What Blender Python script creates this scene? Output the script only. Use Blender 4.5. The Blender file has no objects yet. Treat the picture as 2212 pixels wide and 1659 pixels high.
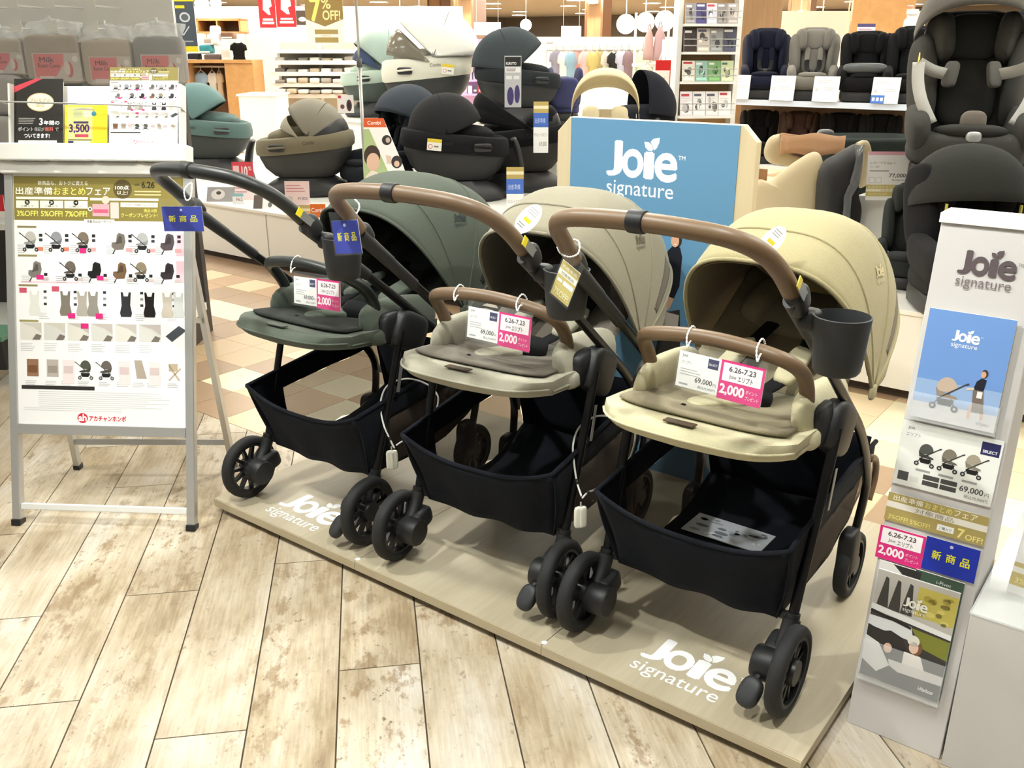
import bpy, bmesh, math, random
from mathutils import Vector, Matrix
random.seed(7)
PI = math.pi
S = bpy.context.scene
COL = S.collection
# ---------------------------------------------------------------- camera
FPX, CXP, CYP = 2000.0, 1106.0, 829.5
PITCH = math.atan((CYP - 110.0) / FPX)
YAW = math.radians(37.3)
CAM = Vector((0, 0, 1.5))
cd = bpy.data.cameras.new('camera'); cam = bpy.data.objects.new('camera', cd); COL.objects.link(cam)
cam.location = CAM; cam.rotation_euler = (PI / 2 - PITCH, 0, YAW)
cd.sensor_fit = 'HORIZONTAL'; cd.sensor_width = 36; cd.lens = 36 * FPX / 2212; cd.clip_start = .05; cd.clip_end = 200
S.camera = cam
# ---------------------------------------------------------------- world, exposure
W = bpy.data.worlds.new('world'); S.world = W; W.use_nodes = True
W.node_tree.nodes['Background'].inputs[0].default_value = (.97, 1.0, .97, 1)
W.node_tree.nodes['Background'].inputs[1].default_value = .28
S.view_settings.view_transform = 'Standard'; S.view_settings.look = 'None'
S.view_settings.gamma = 1; S.view_settings.use_curve_mapping = False
S.view_settings.exposure = -0.08
PANEL_EMIT = 4.0       # ceiling panels over the sales floor
SHOP_EMIT = 19         # brighter panels over the shop behind
SPOT_W = 235           # downlights over the stroller display
RV = Vector((math.cos(YAW), math.sin(YAW), 0))
FH = Vector((-math.sin(YAW), math.cos(YAW), 0))
UP = FH * math.sin(PITCH) + Vector((0, 0, math.cos(PITCH)))
FW = FH * math.cos(PITCH) - Vector((0, 0, math.sin(PITCH)))
def ray(x, y): return RV * ((x - CXP) / FPX) + UP * ((CYP - y) / FPX) + FW
def at(x, y, depth): return CAM + ray(x, y) * depth           # a surveyed point: bearing and distance
def onz(x, y, z=0.0):
    d = ray(x, y); return CAM + d * ((z - CAM.z) / d.z)
def face_cam(p): return math.atan2(-p.x, p.y)                  # turn about z so that local -y looks back to the aisle
# ---------------------------------------------------------------- materials
def lin(c):
    c = c / 255.0
    return c / 12.92 if c <= .04045 else ((c + .055) / 1.055) ** 2.4
def rgb(r, g, b): return (lin(r), lin(g), lin(b), 1)
MATS = {}
def nodes(name):
    m = bpy.data.materials.new(name); m.use_nodes = True
    nt = m.node_tree; return m, nt, nt.nodes['Principled BSDF']
def mat(name, col, rough=.5, metal=0, bump=0, scale=60, var=0, emit=0, trans=0, coat=0, spec=None, alpha=1, dist=.002, stretch=None):
    if name in MATS: return MATS[name]
    m, nt, b = nodes(name)
    c = rgb(*col)
    b.inputs['Base Color'].default_value = c; b.inputs['Roughness'].default_value = rough; b.inputs['Metallic'].default_value = metal
    if spec is not None: b.inputs['Specular IOR Level'].default_value = spec
    if trans: b.inputs['Transmission Weight'].default_value = trans
    if coat: b.inputs['Coat Weight'].default_value = coat
    if alpha < 1: b.inputs['Alpha'].default_value = alpha
    if emit:
        b.inputs['Emission Color'].default_value = c; b.inputs['Emission Strength'].default_value = emit
    if bump or var:
        tc = nt.nodes.new('ShaderNodeTexCoord'); n = nt.nodes.new('ShaderNodeTexNoise')
        n.inputs['Scale'].default_value = scale; n.inputs['Detail'].default_value = 4
        if stretch:
            mp = nt.nodes.new('ShaderNodeMapping'); mp.inputs['Scale'].default_value = stretch
            nt.links.new(tc.outputs['Object'], mp.inputs[0]); nt.links.new(mp.outputs[0], n.inputs['Vector'])
        else: nt.links.new(tc.outputs['Object'], n.inputs['Vector'])
        if var:
            mx = nt.nodes.new('ShaderNodeMix'); mx.data_type = 'RGBA'
            mx.inputs['A'].default_value = [max(0, v * (1 - var)) for v in c[:3]] + [1]
            mx.inputs['B'].default_value = [min(1, v * (1 + var)) for v in c[:3]] + [1]
            nt.links.new(n.outputs['Fac'], mx.inputs['Factor']); nt.links.new(mx.outputs['Result'], b.inputs['Base Color'])
        if bump:
            bp = nt.nodes.new('ShaderNodeBump'); bp.inputs['Strength'].default_value = bump; bp.inputs['Distance'].default_value = dist
            nt.links.new(n.outputs['Fac'], bp.inputs['Height']); nt.links.new(bp.outputs[0], b.inputs['Normal'])
    MATS[name] = m; return m
def fabric(name, col, var=.18, rough=.95):
    if name in MATS: return MATS[name]
    m, nt, b = nodes(name); c = rgb(*col)
    tc = nt.nodes.new('ShaderNodeTexCoord')
    n1 = nt.nodes.new('ShaderNodeTexNoise'); n1.inputs['Scale'].default_value = 420; n1.inputs['Detail'].default_value = 2
    n2 = nt.nodes.new('ShaderNodeTexNoise'); n2.inputs['Scale'].default_value = 14; n2.inputs['Detail'].default_value = 3
    for n in (n1, n2): nt.links.new(tc.outputs['Object'], n.inputs['Vector'])
    mx = nt.nodes.new('ShaderNodeMix'); mx.data_type = 'RGBA'
    mx.inputs['A'].default_value = [v * (1 - var) for v in c[:3]] + [1]; mx.inputs['B'].default_value = [min(1, v * (1 + var)) for v in c[:3]] + [1]
    nt.links.new(n1.outputs['Fac'], mx.inputs['Factor']); nt.links.new(mx.outputs['Result'], b.inputs['Base Color'])
    b.inputs['Roughness'].default_value = rough; b.inputs['Specular IOR Level'].default_value = .2
    b.inputs['Sheen Weight'].default_value = .15 if max(col) > 90 else .02
    ad = nt.nodes.new('ShaderNodeMath'); ad.operation = 'MULTIPLY_ADD'; ad.inputs[1].default_value = 2.2
    nt.links.new(n2.outputs['Fac'], ad.inputs[0]); nt.links.new(n1.outputs['Fac'], ad.inputs[2])
    bp = nt.nodes.new('ShaderNodeBump'); bp.inputs['Strength'].default_value = .35; bp.inputs['Distance'].default_value = .004
    nt.links.new(ad.outputs[0], bp.inputs['Height']); nt.links.new(bp.outputs[0], b.inputs['Normal'])
    MATS[name] = m; return m
def ramp(nt, fac, stops):
    r = nt.nodes.new('ShaderNodeValToRGB'); e = r.color_ramp.elements
    while len(e) < len(stops): e.new(.5)
    for i, (p, c) in enumerate(stops): e[i].position = p; e[i].color = c
    nt.links.new(fac, r.inputs[0]); return r
def mixc(nt, fac, a, b, mode='MIX'):
    mx = nt.nodes.new('ShaderNodeMix'); mx.data_type = 'RGBA'; mx.blend_type = mode
    for s, v in (('A', a), ('B', b)):
        if isinstance(v, tuple): mx.inputs[s].default_value = v
        else: nt.links.new(v, mx.inputs[s])
    if isinstance(fac, (int, float)): mx.inputs['Factor'].default_value = fac
    else: nt.links.new(fac, mx.inputs['Factor'])
    return mx.outputs['Result']
def noise(nt, vec, scale, detail=5, rough=.55, dist=0):
    n = nt.nodes.new('ShaderNodeTexNoise'); n.inputs['Scale'].default_value = scale; n.inputs['Detail'].default_value = detail
    n.inputs['Roughness'].default_value = rough; n.inputs['Distortion'].default_value = dist
    nt.links.new(vec, n.inputs['Vector']); return n.outputs['Fac']
def mapping(nt, src, scale=(1, 1, 1), rot=(0, 0, 0), add=None):
    mp = nt.nodes.new('ShaderNodeMapping'); mp.inputs['Scale'].default_value = scale; mp.inputs['Rotation'].default_value = rot
    nt.links.new(src, mp.inputs[0])
    if add is not None: nt.links.new(add, mp.inputs['Location'])
    return mp.outputs[0]
def plank_material():
    # distressed, whitewashed vinyl plank: cream and grey washes over tan, scattered brown wear; each plank shifts the pattern
    m, nt, b = nodes('distressed_plank')
    tc = nt.nodes.new('ShaderNodeTexCoord'); oi = nt.nodes.new('ShaderNodeObjectInfo')
    off = nt.nodes.new('ShaderNodeVectorMath'); off.operation = 'SCALE'; off.inputs[0].default_value = (37, 91, 13)
    nt.links.new(oi.outputs['Random'], off.inputs['Scale'])
    v = mapping(nt, tc.outputs['Object'], add=off.outputs[0])
    vs = mapping(nt, v, scale=(1, .28, 1))
    vg = mapping(nt, v, scale=(14, .9, 1))
    big = noise(nt, vs, 4.0, 9, .66, .25)
    c1 = ramp(nt, big, [(.30, rgb(136, 118, 94)), (.42, rgb(170, 156, 133)), (.52, rgb(192, 181, 163)), (.66, rgb(206, 201, 193))]).outputs[0]
    spots = noise(nt, mapping(nt, v, scale=(1, .5, 1)), 20, 9, .7, .15)
    sp = ramp(nt, spots, [(.40, (1, 1, 1, 1)), (.49, (0, 0, 0, 1))]).outputs[0]
    mask = ramp(nt, noise(nt, vs, 3.2, 3, .5), [(.42, (0, 0, 0, 1)), (.6, (1, 1, 1, 1))]).outputs[0]
    spm = mixc(nt, 1.0, sp, mask, 'MULTIPLY')
    c2 = mixc(nt, mixc(nt, .8, (0, 0, 0, 1), spm), c1, rgb(140, 120, 94))
    dk = ramp(nt, noise(nt, mapping(nt, v, scale=(1, .7, 1)), 48, 6, .7), [(.33, (1, 1, 1, 1)), (.40, (0, 0, 0, 1))]).outputs[0]
    c3 = mixc(nt, mixc(nt, .6, dk, mask, 'MULTIPLY'), c2, rgb(118, 104, 88))
    gr = noise(nt, vg, 9, 3, .6)
    c4 = mixc(nt, .4, c3, ramp(nt, gr, [(.3, rgb(130, 112, 92)), (.7, rgb(240, 230, 215))]).outputs[0], 'SOFT_LIGHT')
    nt.links.new(c4, b.inputs['Base Color'])
    b.inputs['Roughness'].default_value = .38; b.inputs['Specular IOR Level'].default_value = .5
    bp = nt.nodes.new('ShaderNodeBump'); bp.inputs['Strength'].default_value = .12; bp.inputs['Distance'].default_value = .002
    nt.links.new(gr, bp.inputs['Height']); nt.links.new(bp.outputs[0], b.inputs['Normal'])
    MATS['plank'] = m; return m
def wood(name, c_lo, c_hi, axis='Y', scale=7.0, rough=.45):
    if name in MATS: return MATS[name]
    m, nt, b = nodes(name)
    tc = nt.nodes.new('ShaderNodeTexCoord')
    st = {'X': (.8, 14, 14), 'Y': (14, .8, 14), 'Z': (14, 14, .8)}[axis]
    st2 = {'X': (.5, 3, 3), 'Y': (3, .5, 3), 'Z': (3, 3, .5)}[axis]
    fine = noise(nt, mapping(nt, tc.outputs['Object'], scale=st), scale, 5, .65, .4)
    wide = noise(nt, mapping(nt, tc.outputs['Object'], scale=st2), 2.6, 3, .5, .8)
    k = nt.nodes.new('ShaderNodeMath'); k.operation = 'MULTIPLY_ADD'; k.inputs[1].default_value = .28
    nt.links.new(fine, k.inputs[0])
    k2 = nt.nodes.new('ShaderNodeMath'); k2.operation = 'MULTIPLY'; k2.inputs[1].default_value = .45
    nt.links.new(wide, k2.inputs[0]); nt.links.new(k2.outputs[0], k.inputs[2])
    c = ramp(nt, k.outputs[0], [(.30, rgb(*c_lo)), (.68, rgb(*c_hi))])
    nt.links.new(c.outputs[0], b.inputs['Base Color']); b.inputs['Roughness'].default_value = rough
    MATS[name] = m; return m
def tile_far_material():
    # the same quarter-metre tiles where they are too far off to be told apart
    m, nt, b = nodes('far_tiles')
    tc = nt.nodes.new('ShaderNodeTexCoord')
    sc = nt.nodes.new('ShaderNodeVectorMath'); sc.operation = 'MULTIPLY'; sc.inputs[1].default_value = (4, 4, 0)
    fl = nt.nodes.new('ShaderNodeVectorMath'); fl.operation = 'FLOOR'
    wn = nt.nodes.new('ShaderNodeTexWhiteNoise'); wn.noise_dimensions = '2D'
    nt.links.new(tc.outputs['Object'], sc.inputs[0]); nt.links.new(sc.outputs[0], fl.inputs[0]); nt.links.new(fl.outputs[0], wn.inputs['Vector'])
    r = ramp(nt, wn.outputs['Value'], [(0, rgb(160, 120, 88)), (.25, rgb(197, 160, 118)), (.5, rgb(222, 194, 150)), (.75, rgb(236, 220, 182))])
    r.color_ramp.interpolation = 'CONSTANT'
    nt.links.new(r.outputs[0], b.inputs['Base Color']); b.inputs['Roughness'].default_value = .3
    return m
def print_material():
    m, nt, b = nodes('printed_ink')
    a = nt.nodes.new('ShaderNodeVertexColor'); a.layer_name = 'ink'
    nt.links.new(a.outputs['Color'], b.inputs['Base Color']); b.inputs['Roughness'].default_value = .45
    MATS['print'] = m; return m
INK = print_material()
# ---------------------------------------------------------------- mesh helpers
class MB:
    def __init__(s): s.v = []; s.f = []; s.mi = []; s.cur = 0
    def add(s, vs, fs):
        o = len(s.v); s.v += [Vector(v) for v in vs]
        for f in fs: s.f.append([i + o for i in f]); s.mi.append(s.cur)
        return s
    def box(s, x0, x1, y0, y1, z0, z1):
        return s.add([(x, y, z) for z in (z0, z1) for y in (y0, y1) for x in (x0, x1)],
                     [(0, 2, 3, 1), (4, 5, 7, 6), (0, 1, 5, 4), (2, 6, 7, 3), (0, 4, 6, 2), (1, 3, 7, 5)])
    def cbox(s, c, d, rot=None):
        m = MB().box(-d[0] / 2, d[0] / 2, -d[1] / 2, d[1] / 2, -d[2] / 2, d[2] / 2)
        M = Matrix.Translation(c) @ (rot.to_4x4() if rot else Matrix())
        return s.add([M @ v for v in m.v], m.f)
    def bar(s, a, b, w, h, up=(0, 0, 1)):
        a = Vector(a); b = Vector(b); d = b - a; L = d.length; d.normalize()
        x = d.cross(Vector(up))
        if x.length < 1e-5: x = d.cross(Vector((0, 1, 0)))
        x.normalize(); z = x.cross(d)
        pts = []
        for t in (a, b):
            for i, j in ((-1, -1), (1, -1), (1, 1), (-1, 1)): pts.append(t + x * (i * w / 2) + z * (j * h / 2))
        return s.add(pts, [(0, 1, 2, 3), (7, 6, 5, 4), (0, 4, 5, 1), (1, 5, 6, 2), (2, 6, 7, 3), (3, 7, 4, 0)])
    def loft(s, rings, cap=(True, True), closed=True):
        n = len(rings[0]); o = len(s.v)
        for r in rings: s.v += [Vector(p) for p in r]
        for i in range(len(rings) - 1):
            for j in range(n if closed else n - 1):
                k = (j + 1) % n
                s.f.append([o + i * n + j, o + i * n + k, o + (i + 1) * n + k, o + (i + 1) * n + j]); s.mi.append(s.cur)
        if cap[0]: s.f.append([o + j for j in range(n)][::-1]); s.mi.append(s.cur)
        if cap[1]: s.f.append([o + (len(rings) - 1) * n + j for j in range(n)]); s.mi.append(s.cur)
        return s
    def tube(s, pts, r, n=10, smooth=0, closed=False, sq=None):
        P = [Vector(p) for p in pts]
        R = list(r) if isinstance(r, (list, tuple)) else [r] * len(P)
        if smooth: P, R = crom(P, R, smooth, closed)
        rings = []; prev = None
        for i, p in enumerate(P):
            a = P[(i - 1) % len(P)] if (closed or i > 0) else P[i]; b = P[(i + 1) % len(P)] if (closed or i < len(P) - 1) else P[i]
            d = (b - a).normalized()
            if prev is None:
                x = d.cross(Vector((0, 0, 1)))
                if x.length < .05: x = d.cross(Vector((0, 1, 0)))
            else: x = prev - d * prev.dot(d)
            x.normalize(); prev = x; y = d.cross(x)
            k1, k2 = sq if sq else (1, 1)
            rings.append([p + x * (math.cos(2 * PI * j / n) * R[i] * k1) + y * (math.sin(2 * PI * j / n) * R[i] * k2) for j in range(n)])
        if closed: rings.append(rings[0]); return s.loft(rings, (False, False))
        return s.loft(rings)
    def lathe(s, prof, M=None, n=24):
        M = M or Matrix()
        rings = [[M @ Vector((r * math.cos(2 * PI * j / n), r * math.sin(2 * PI * j / n), z)) for j in range(n)] for r, z in prof]
        return s.loft(rings, (prof[0][0] > 1e-6, prof[-1][0] > 1e-6))
    def cush(s, c, d, rot=(0, 0, 0), e=.55, f=.55, nu=20, nv=12):
        sg = lambda v, p: math.copysign(abs(v) ** p, v)
        M = Matrix.Translation(c) @ (Matrix.Rotation(rot[2], 4, 'Z') @ Matrix.Rotation(rot[1], 4, 'Y') @ Matrix.Rotation(rot[0], 4, 'X'))
        rings = []
        for i in range(nv + 1):
            a = -PI / 2 + PI * i / nv
            if i == 0: a += .02
            if i == nv: a -= .02
            rings.append([M @ Vector((d[0] / 2 * sg(math.cos(a), e) * sg(math.cos(2 * PI * j / nu), f),
                                      d[1] / 2 * sg(math.cos(a), e) * sg(math.sin(2 * PI * j / nu), f), d[2] / 2 * sg(math.sin(a), e))) for j in range(nu)])
        return s.loft(rings)
    def sheet(s, grid, th):
        # a fabric or moulded panel: grid of points given a real thickness
        nr, nc = len(grid), len(grid[0]); G = [[Vector(p) for p in r] for r in grid]
        N = []
        for i in range(nr):
            row = []
            for j in range(nc):
                a = G[min(i + 1, nr - 1)][j] - G[max(i - 1, 0)][j]; b = G[i][min(j + 1, nc - 1)] - G[i][max(j - 1, 0)]
                n = a.cross(b); row.append(n.normalized() if n.length > 1e-9 else Vector((0, 0, 1)))
            N.append(row)
        o = len(s.v)
        for k in (0, 1):
            for i in range(nr):
                for j in range(nc): s.v.append(G[i][j] - N[i][j] * (th * k))
        q = nr * nc; I = lambda i, j, k: o + k * q + i * nc + j
        add = lambda f: (s.f.append(f), s.mi.append(s.cur))
        for i in range(nr - 1):
            for j in range(nc - 1):
                add([I(i, j, 0), I(i + 1, j, 0), I(i + 1, j + 1, 0), I(i, j + 1, 0)]); add([I(i, j, 1), I(i, j + 1, 1), I(i + 1, j + 1, 1), I(i + 1, j, 1)])
        for i in range(nr - 1):
            for j in (0, nc - 1): add([I(i, j, 0), I(i, j, 1), I(i + 1, j, 1), I(i + 1, j, 0)])
        for j in range(nc - 1):
            for i in (0, nr - 1): add([I(i, j, 0), I(i, j + 1, 0), I(i, j + 1, 1), I(i, j, 1)])
        return s
    def prism(s, poly, z0, z1):
        n = len(poly)
        return s.add([(x, y, z0) for x, y in poly] + [(x, y, z1) for x, y in poly],
                     [list(range(n))[::-1], list(range(n, 2 * n))] + [[i, (i + 1) % n, n + (i + 1) % n, n + i] for i in range(n)])
    def xf(s, M): s.v = [M @ v for v in s.v]; return s
    def mesh(s, name, smooth=False):
        me = bpy.data.meshes.new(name); me.from_pydata([tuple(v) for v in s.v], [], s.f)
        if any(s.mi): me.polygons.foreach_set('material_index', s.mi)
        bm = bmesh.new(); bm.from_mesh(me); bmesh.ops.recalc_face_normals(bm, faces=bm.faces)
        bm.to_mesh(me); bm.free()
        if smooth: me.polygons.foreach_set('use_smooth', [True] * len(me.polygons))
        me.update(); return me
    def build(s, name, m, parent=None, smooth=False, bevel=0, mats=None, auto=None):
        me = s.mesh(name, smooth)
        for q in (mats or [m]): me.materials.append(q)
        o = bpy.data.objects.new(name, me); COL.objects.link(o)
        if parent is not None: o.parent = parent
        if bevel:
            md = o.modifiers.new('bevel', 'BEVEL'); md.width = bevel; md.segments = 2; md.limit_method = 'ANGLE'; md.angle_limit = .6
        if smooth and auto:
            try: me.set_sharp_from_angle(angle=auto)
            except Exception: pass
        return o
def crom(P, R, k, closed=False):
    out = []; rr = []; n = len(P)
    rng = range(n) if closed else range(n - 1)
    for i in rng:
        if closed: p0, p1, p2, p3 = P[i - 1], P[i], P[(i + 1) % n], P[(i + 2) % n]
        else: p0, p1, p2, p3 = P[max(i - 1, 0)], P[i], P[i + 1], P[min(i + 2, n - 1)]
        for j in range(k):
            t = j / k
            out.append(.5 * ((2 * p1) + (p2 - p0) * t + (2 * p0 - 5 * p1 + 4 * p2 - p3) * t * t + (3 * p1 - p0 - 3 * p2 + p3) * t ** 3))
            rr.append(R[i] * (1 - t) + R[(i + 1) % n] * t)
    if not closed: out.append(P[-1]); rr.append(R[-1])
    return out, rr
def tag(o, label, cat, group=None, kind=None):
    if label: o['label'] = label
    if cat: o['category'] = cat
    if group: o['group'] = group
    if kind: o['kind'] = kind
    return o
def thing(name, label, cat, loc=(0, 0, 0), rz=0, group=None, M=None):
    o = bpy.data.objects.new(name, None); o.empty_display_size = .05; COL.objects.link(o)
    if M is not None: o.matrix_world = M
    else: o.location = loc; o.rotation_euler = (0, 0, rz)
    return tag(o, label, cat, group)
def struct(o, label=None): o['kind'] = 'structure'; return tag(o, label, None)
def frame(p, right, up):
    # local x = right, y = up along the panel, z = out of its face
    r = Vector(right).normalized(); u = Vector(up); u = (u - r * u.dot(r)).normalized(); n = r.cross(u)
    M = Matrix((r, u, n)).transposed().to_4x4(); M.translation = Vector(p); return M
def upright(p, rz): return frame(p, (math.cos(rz), math.sin(rz), 0), (0, 0, 1))
# ---------------------------------------------------------------- print: flat ink on real cards
TXT = {}
def txt(s):
    k = s
    if k not in TXT:
        c = bpy.data.curves.new('glyphs', 'FONT'); c.body = s; c.size = 1; c.resolution_u = 4
        o = bpy.data.objects.new('glyphs', c); COL.objects.link(o)
        m = o.to_mesh(); vs = [(v.co.x, v.co.y) for v in m.vertices]; fs = [tuple(p.vertices) for p in m.polygons]
        o.to_mesh_clear(); bpy.data.objects.remove(o); bpy.data.curves.remove(c)
        x0 = min([v[0] for v in vs] or [0]); x1 = max([v[0] for v in vs] or [1]); y0 = min([v[1] for v in vs] or [0]); y1 = max([v[1] for v in vs] or [1])
        TXT[k] = (vs, fs, (x0, x1, y0, y1))
    return TXT[k]
class Ink:
    STEP = .00025
    def __init__(s): s.v = []; s.f = []; s.c = []; s.l = 1
    def poly(s, pts, col, l=None):
        o = len(s.v); z = (l or s.l) * s.STEP; s.v += [(x, y, z) for x, y in pts]; s.f.append(list(range(o, o + len(pts)))); s.c.append(col); return s
    def rect(s, x, y, w, h, col, l=None): return s.poly([(x, y), (x + w, y), (x + w, y + h), (x, y + h)], col, l)
    def ell(s, x, y, rx, ry, col, l=None, n=20, a0=0, a1=2 * PI): return s.poly([(x + rx * math.cos(a0 + (a1 - a0) * i / n), y + ry * math.sin(a0 + (a1 - a0) * i / n)) for i in range(n)], col, l)
    def line(s, a, b, w, col, l=None):
        a = Vector(a); b = Vector(b); d = (b - a).normalized() * (w / 2); n = Vector((-d.y, d.x))
        return s.poly([tuple(a + n), tuple(a - n), tuple(b - n), tuple(b + n)], col, l)
    def text(s, t, x, y, h, col, w=None, bold=0.0, al='L', l=None):
        # h: height of the lettering, w: width it is set to
        vs, fs, (x0, x1, y0, y1) = txt(t)
        sy = h / (y1 - y0); sx = w / (x1 - x0) if w else sy
        dx = {'L': 0, 'C': -(x1 - x0) * sx / 2, 'R': -(x1 - x0) * sx}[al]
        z = (l or s.l) * s.STEP
        # heavier lettering is struck several times, a hair apart
        k = [(0, 0)] if not bold else [(math.cos(a_) * bold, math.sin(a_) * bold) for a_ in [2 * PI * i / (8 if bold > .03 else 4) for i in range(8 if bold > .03 else 4)]]
        for m_, (ox, oy) in enumerate(k):
            o = len(s.v)
            s.v += [(x + dx + (a - x0 + ox) * sx, y + (b - y0 + oy) * sy, z + m_ * 4e-6) for a, b in vs]
            for f in fs: s.f.append([i + o for i in f]); s.c.append(col)
        return s
    def build(s, parent, name='print', z=0, M=None):
        me = bpy.data.meshes.new(name); me.from_pydata([((M @ Vector(v)) if M else (v[0], v[1], v[2] + z)) for v in s.v], [], s.f)
        ca = me.color_attributes.new('ink', 'BYTE_COLOR', 'CORNER'); data = []
        for f, c in zip(s.f, s.c): data += list(rgb(*c)) * len(f)
        ca.data.foreach_set('color', data); me.materials.append(INK)
        bm = bmesh.new(); bm.from_mesh(me)
        for f in bm.faces:
            if not M and f.normal.z < 0: f.normal_flip()
        bm.to_mesh(me); bm.free(); me.update()
        o = bpy.data.objects.new(name, me); COL.objects.link(o); o.parent = parent; return o
LEAF1 = [(730, 1225), (765, 1225), (795, 1245), (808, 1270), (800, 1290), (765, 1287), (742, 1265)]
LEAF2 = [(783, 1225), (805, 1200), (860, 1188), (858, 1225), (840, 1265), (815, 1285), (806, 1255)]
def logo(p, x, y, w, col, tm=True, sub=True, l=None, thin=None):
    k = lambda q: [(x + (a - 412) / 606 * w, y + (1492 - b) / 606 * w) for a, b in q]
    p.text('J', x, y, .43 * w, col, w=.2 * w, bold=.022, l=l)
    p.text('o', x + .225 * w, y, .33 * w, col, w=.29 * w, bold=.024, l=l)
    p.text('\u0131', x + .555 * w, y, .31 * w, col, w=.10 * w, bold=.02, l=l)
    p.text('e', x + .70 * w, y - .02 * w, .33 * w, col, w=.29 * w, bold=.022, l=l)
    p.poly(k(LEAF1), col, l); p.poly(k(LEAF2), col, l)
    if tm: p.text('TM', x + 1.01 * w, y + .25 * w, .05 * w, col, l=l)
    if sub: p.text('signature', x - .005 * w, y - .295 * w, .235 * w, thin or col, w=.97 * w, bold=.0, l=l)
    return p
WHITE = (250, 250, 250); BLACK = (30, 28, 28); GREY = (150, 150, 152); PINK = (222, 40, 128); BLUE = (14, 46, 172); GOLD = (158, 140, 70); NAVY = (40, 42, 92)
# ================================================================ the setting
M_PLANK = plank_material(); M_FAR = tile_far_material()
M_JOINT = mat('joint_dark', (74, 60, 46), .8)
M_BLACKP = mat('black_plastic', (30, 30, 32), .45, bump=.06, scale=900)
M_WHITE = mat('white_laminate', (236, 233, 226), .35)
M_ALU = mat('brushed_aluminium', (196, 194, 190), .38, metal=.6)
M_CLEAR = mat('clear_acrylic', (245, 248, 250), .06, alpha=.16, spec=.6)
PV = 2.19                                    # where the planks end and the tiles begin
fl = MB(); fl.box(-70, 25, -8, PV, -.05, -.004); fl.cur = 1; fl.box(-70, 25, PV, 75, -.05, -.003)
floor = struct(fl.build('floor', None, mats=[M_JOINT, M_FAR]))
ANG = math.radians(136); DV = Vector((math.cos(ANG), math.sin(ANG))); NV = Vector((DV.y, -DV.x))
PW, PL = .2085, 1.22
joint_at = {-4: 2.482, -3: 1.844, -5: 2.015, -1: 2.035, -2: 2.60, 0: 2.30, 1: 1.36, 2: 1.95, 3: 1.2}
def clip_v(poly, lim):
    out = []
    for i in range(len(poly)):
        a, b = poly[i], poly[(i + 1) % len(poly)]
        if a.y <= lim: out.append(a)
        if (a.y <= lim) != (b.y <= lim): out.append(a + (b - a) * ((lim - a.y) / (b.y - a.y)))
    return out
for k in range(-26, 12):
    off = joint_at.get(k, random.uniform(0, PL)) % PL
    for j in range(-4, 9):
        s0 = off + j * PL + .0018; s1 = s0 + PL - .0036; w0 = .0694 + PW * k + .002; w1 = w0 + PW - .004
        c = DV * ((s0 + s1) / 2) + NV * ((w0 + w1) / 2)
        if not (-6.2 < c.x < 2.4 and -.6 < c.y < PV + .55): continue
        poly = clip_v([NV * a + DV * b for a, b in ((w0, s0), (w1, s0), (w1, s1), (w0, s1))], PV - .002)
        if len(poly) < 3: continue
        R = Matrix.Rotation(-(ANG - PI / 2), 2)
        lp = [R @ (p - c) for p in poly]
        o = MB().prism([(p.x, p.y) for p in lp], -.004, 0).build('plank', M_PLANK, floor)
        o.location = (c.x, c.y, 0); o.rotation_euler = (0, 0, ANG - PI / 2)
# quarter-metre tiles, one mesh for each colour
TC = [(168, 140, 112), (206, 178, 142), (226, 204, 168), (238, 226, 194), (220, 190, 154), (194, 160, 128)]
TM = [MB().box(0, .2475, 0, .2475, -.003, .0).mesh('tile') for _ in TC]
for me, c in zip(TM, TC): me.materials.append(mat('tile_%d_%d_%d' % c, c, .3, var=.05, scale=9))
n_t = 0
for i in range(-28, 5):
    for j in range(0, 9):
        x = i * .25; y = PV + .002 + j * .25
        if j == 8 and i < -30: continue
        k = random.choices(range(6), (22, 16, 16, 22, 12, 12))[0]
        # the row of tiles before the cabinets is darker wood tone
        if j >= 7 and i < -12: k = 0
        o = bpy.data.objects.new('tile', TM[k]); COL.objects.link(o); o.parent = floor; o.location = (x, y, 0); n_t += 1
# ceiling with its lights
M_CEIL = mat('ceiling_paint', (228, 224, 214), .9)
ceil = struct(MB().box(-60, 20, -8, 70, 3.25, 3.3).build('ceiling', M_CEIL))
M_LED = mat('led_diffuser', (250, 255, 246), .5, emit=PANEL_EMIT); M_LEDS = mat('led_diffuser_shop', (252, 255, 249), .5, emit=SHOP_EMIT); M_TRIMW = mat('white_metal', (235, 235, 232), .4)
fm = MB().box(-.63, .63, -.33, -.3, -.02, 0).box(-.63, .63, .3, .33, -.02, 0).box(-.63, -.6, -.3, .3, -.02, 0).box(.6, .63, -.3, .3, -.02, 0).mesh('frame'); fm.materials.append(M_TRIMW)
pms = []
for m_ in (M_LED, M_LEDS):
    q = MB().box(-.6, .6, -.3, .3, -.012, 0).mesh('diffuser'); q.materials.append(m_); pms.append(q)
for i in range(9):
    for j in range(7):
        x = -17.2 + i * 2.4; y = -2.6 + j * 2.6
        shop = y > 4 or x < -6.5
        t = thing('ceiling_light', 'bright LED ceiling panel over the shop behind the cabinets' if shop else 'white LED ceiling panel over the aisle', 'ceiling light', (x, y, 3.25), group='LED panels over the shop' if shop else 'LED panels over the aisle')
        for me in (pms[1 if shop else 0], fm):
            o = bpy.data.objects.new(me.name, me); COL.objects.link(o); o.parent = t
M_DISC = mat('downlight_lens', (255, 248, 236), .5, emit=40)
dm = MB().lathe([(.0, -.012), (.34, -.012), (.34, 0)], n=20).mesh('lens'); dm.materials.append(M_DISC)
rm = MB().lathe([(.34, 0), (.34, -.02), (.40, -.02), (.40, 0)], n=20).mesh('trim_ring'); rm.materials.append(M_TRIMW)
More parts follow.
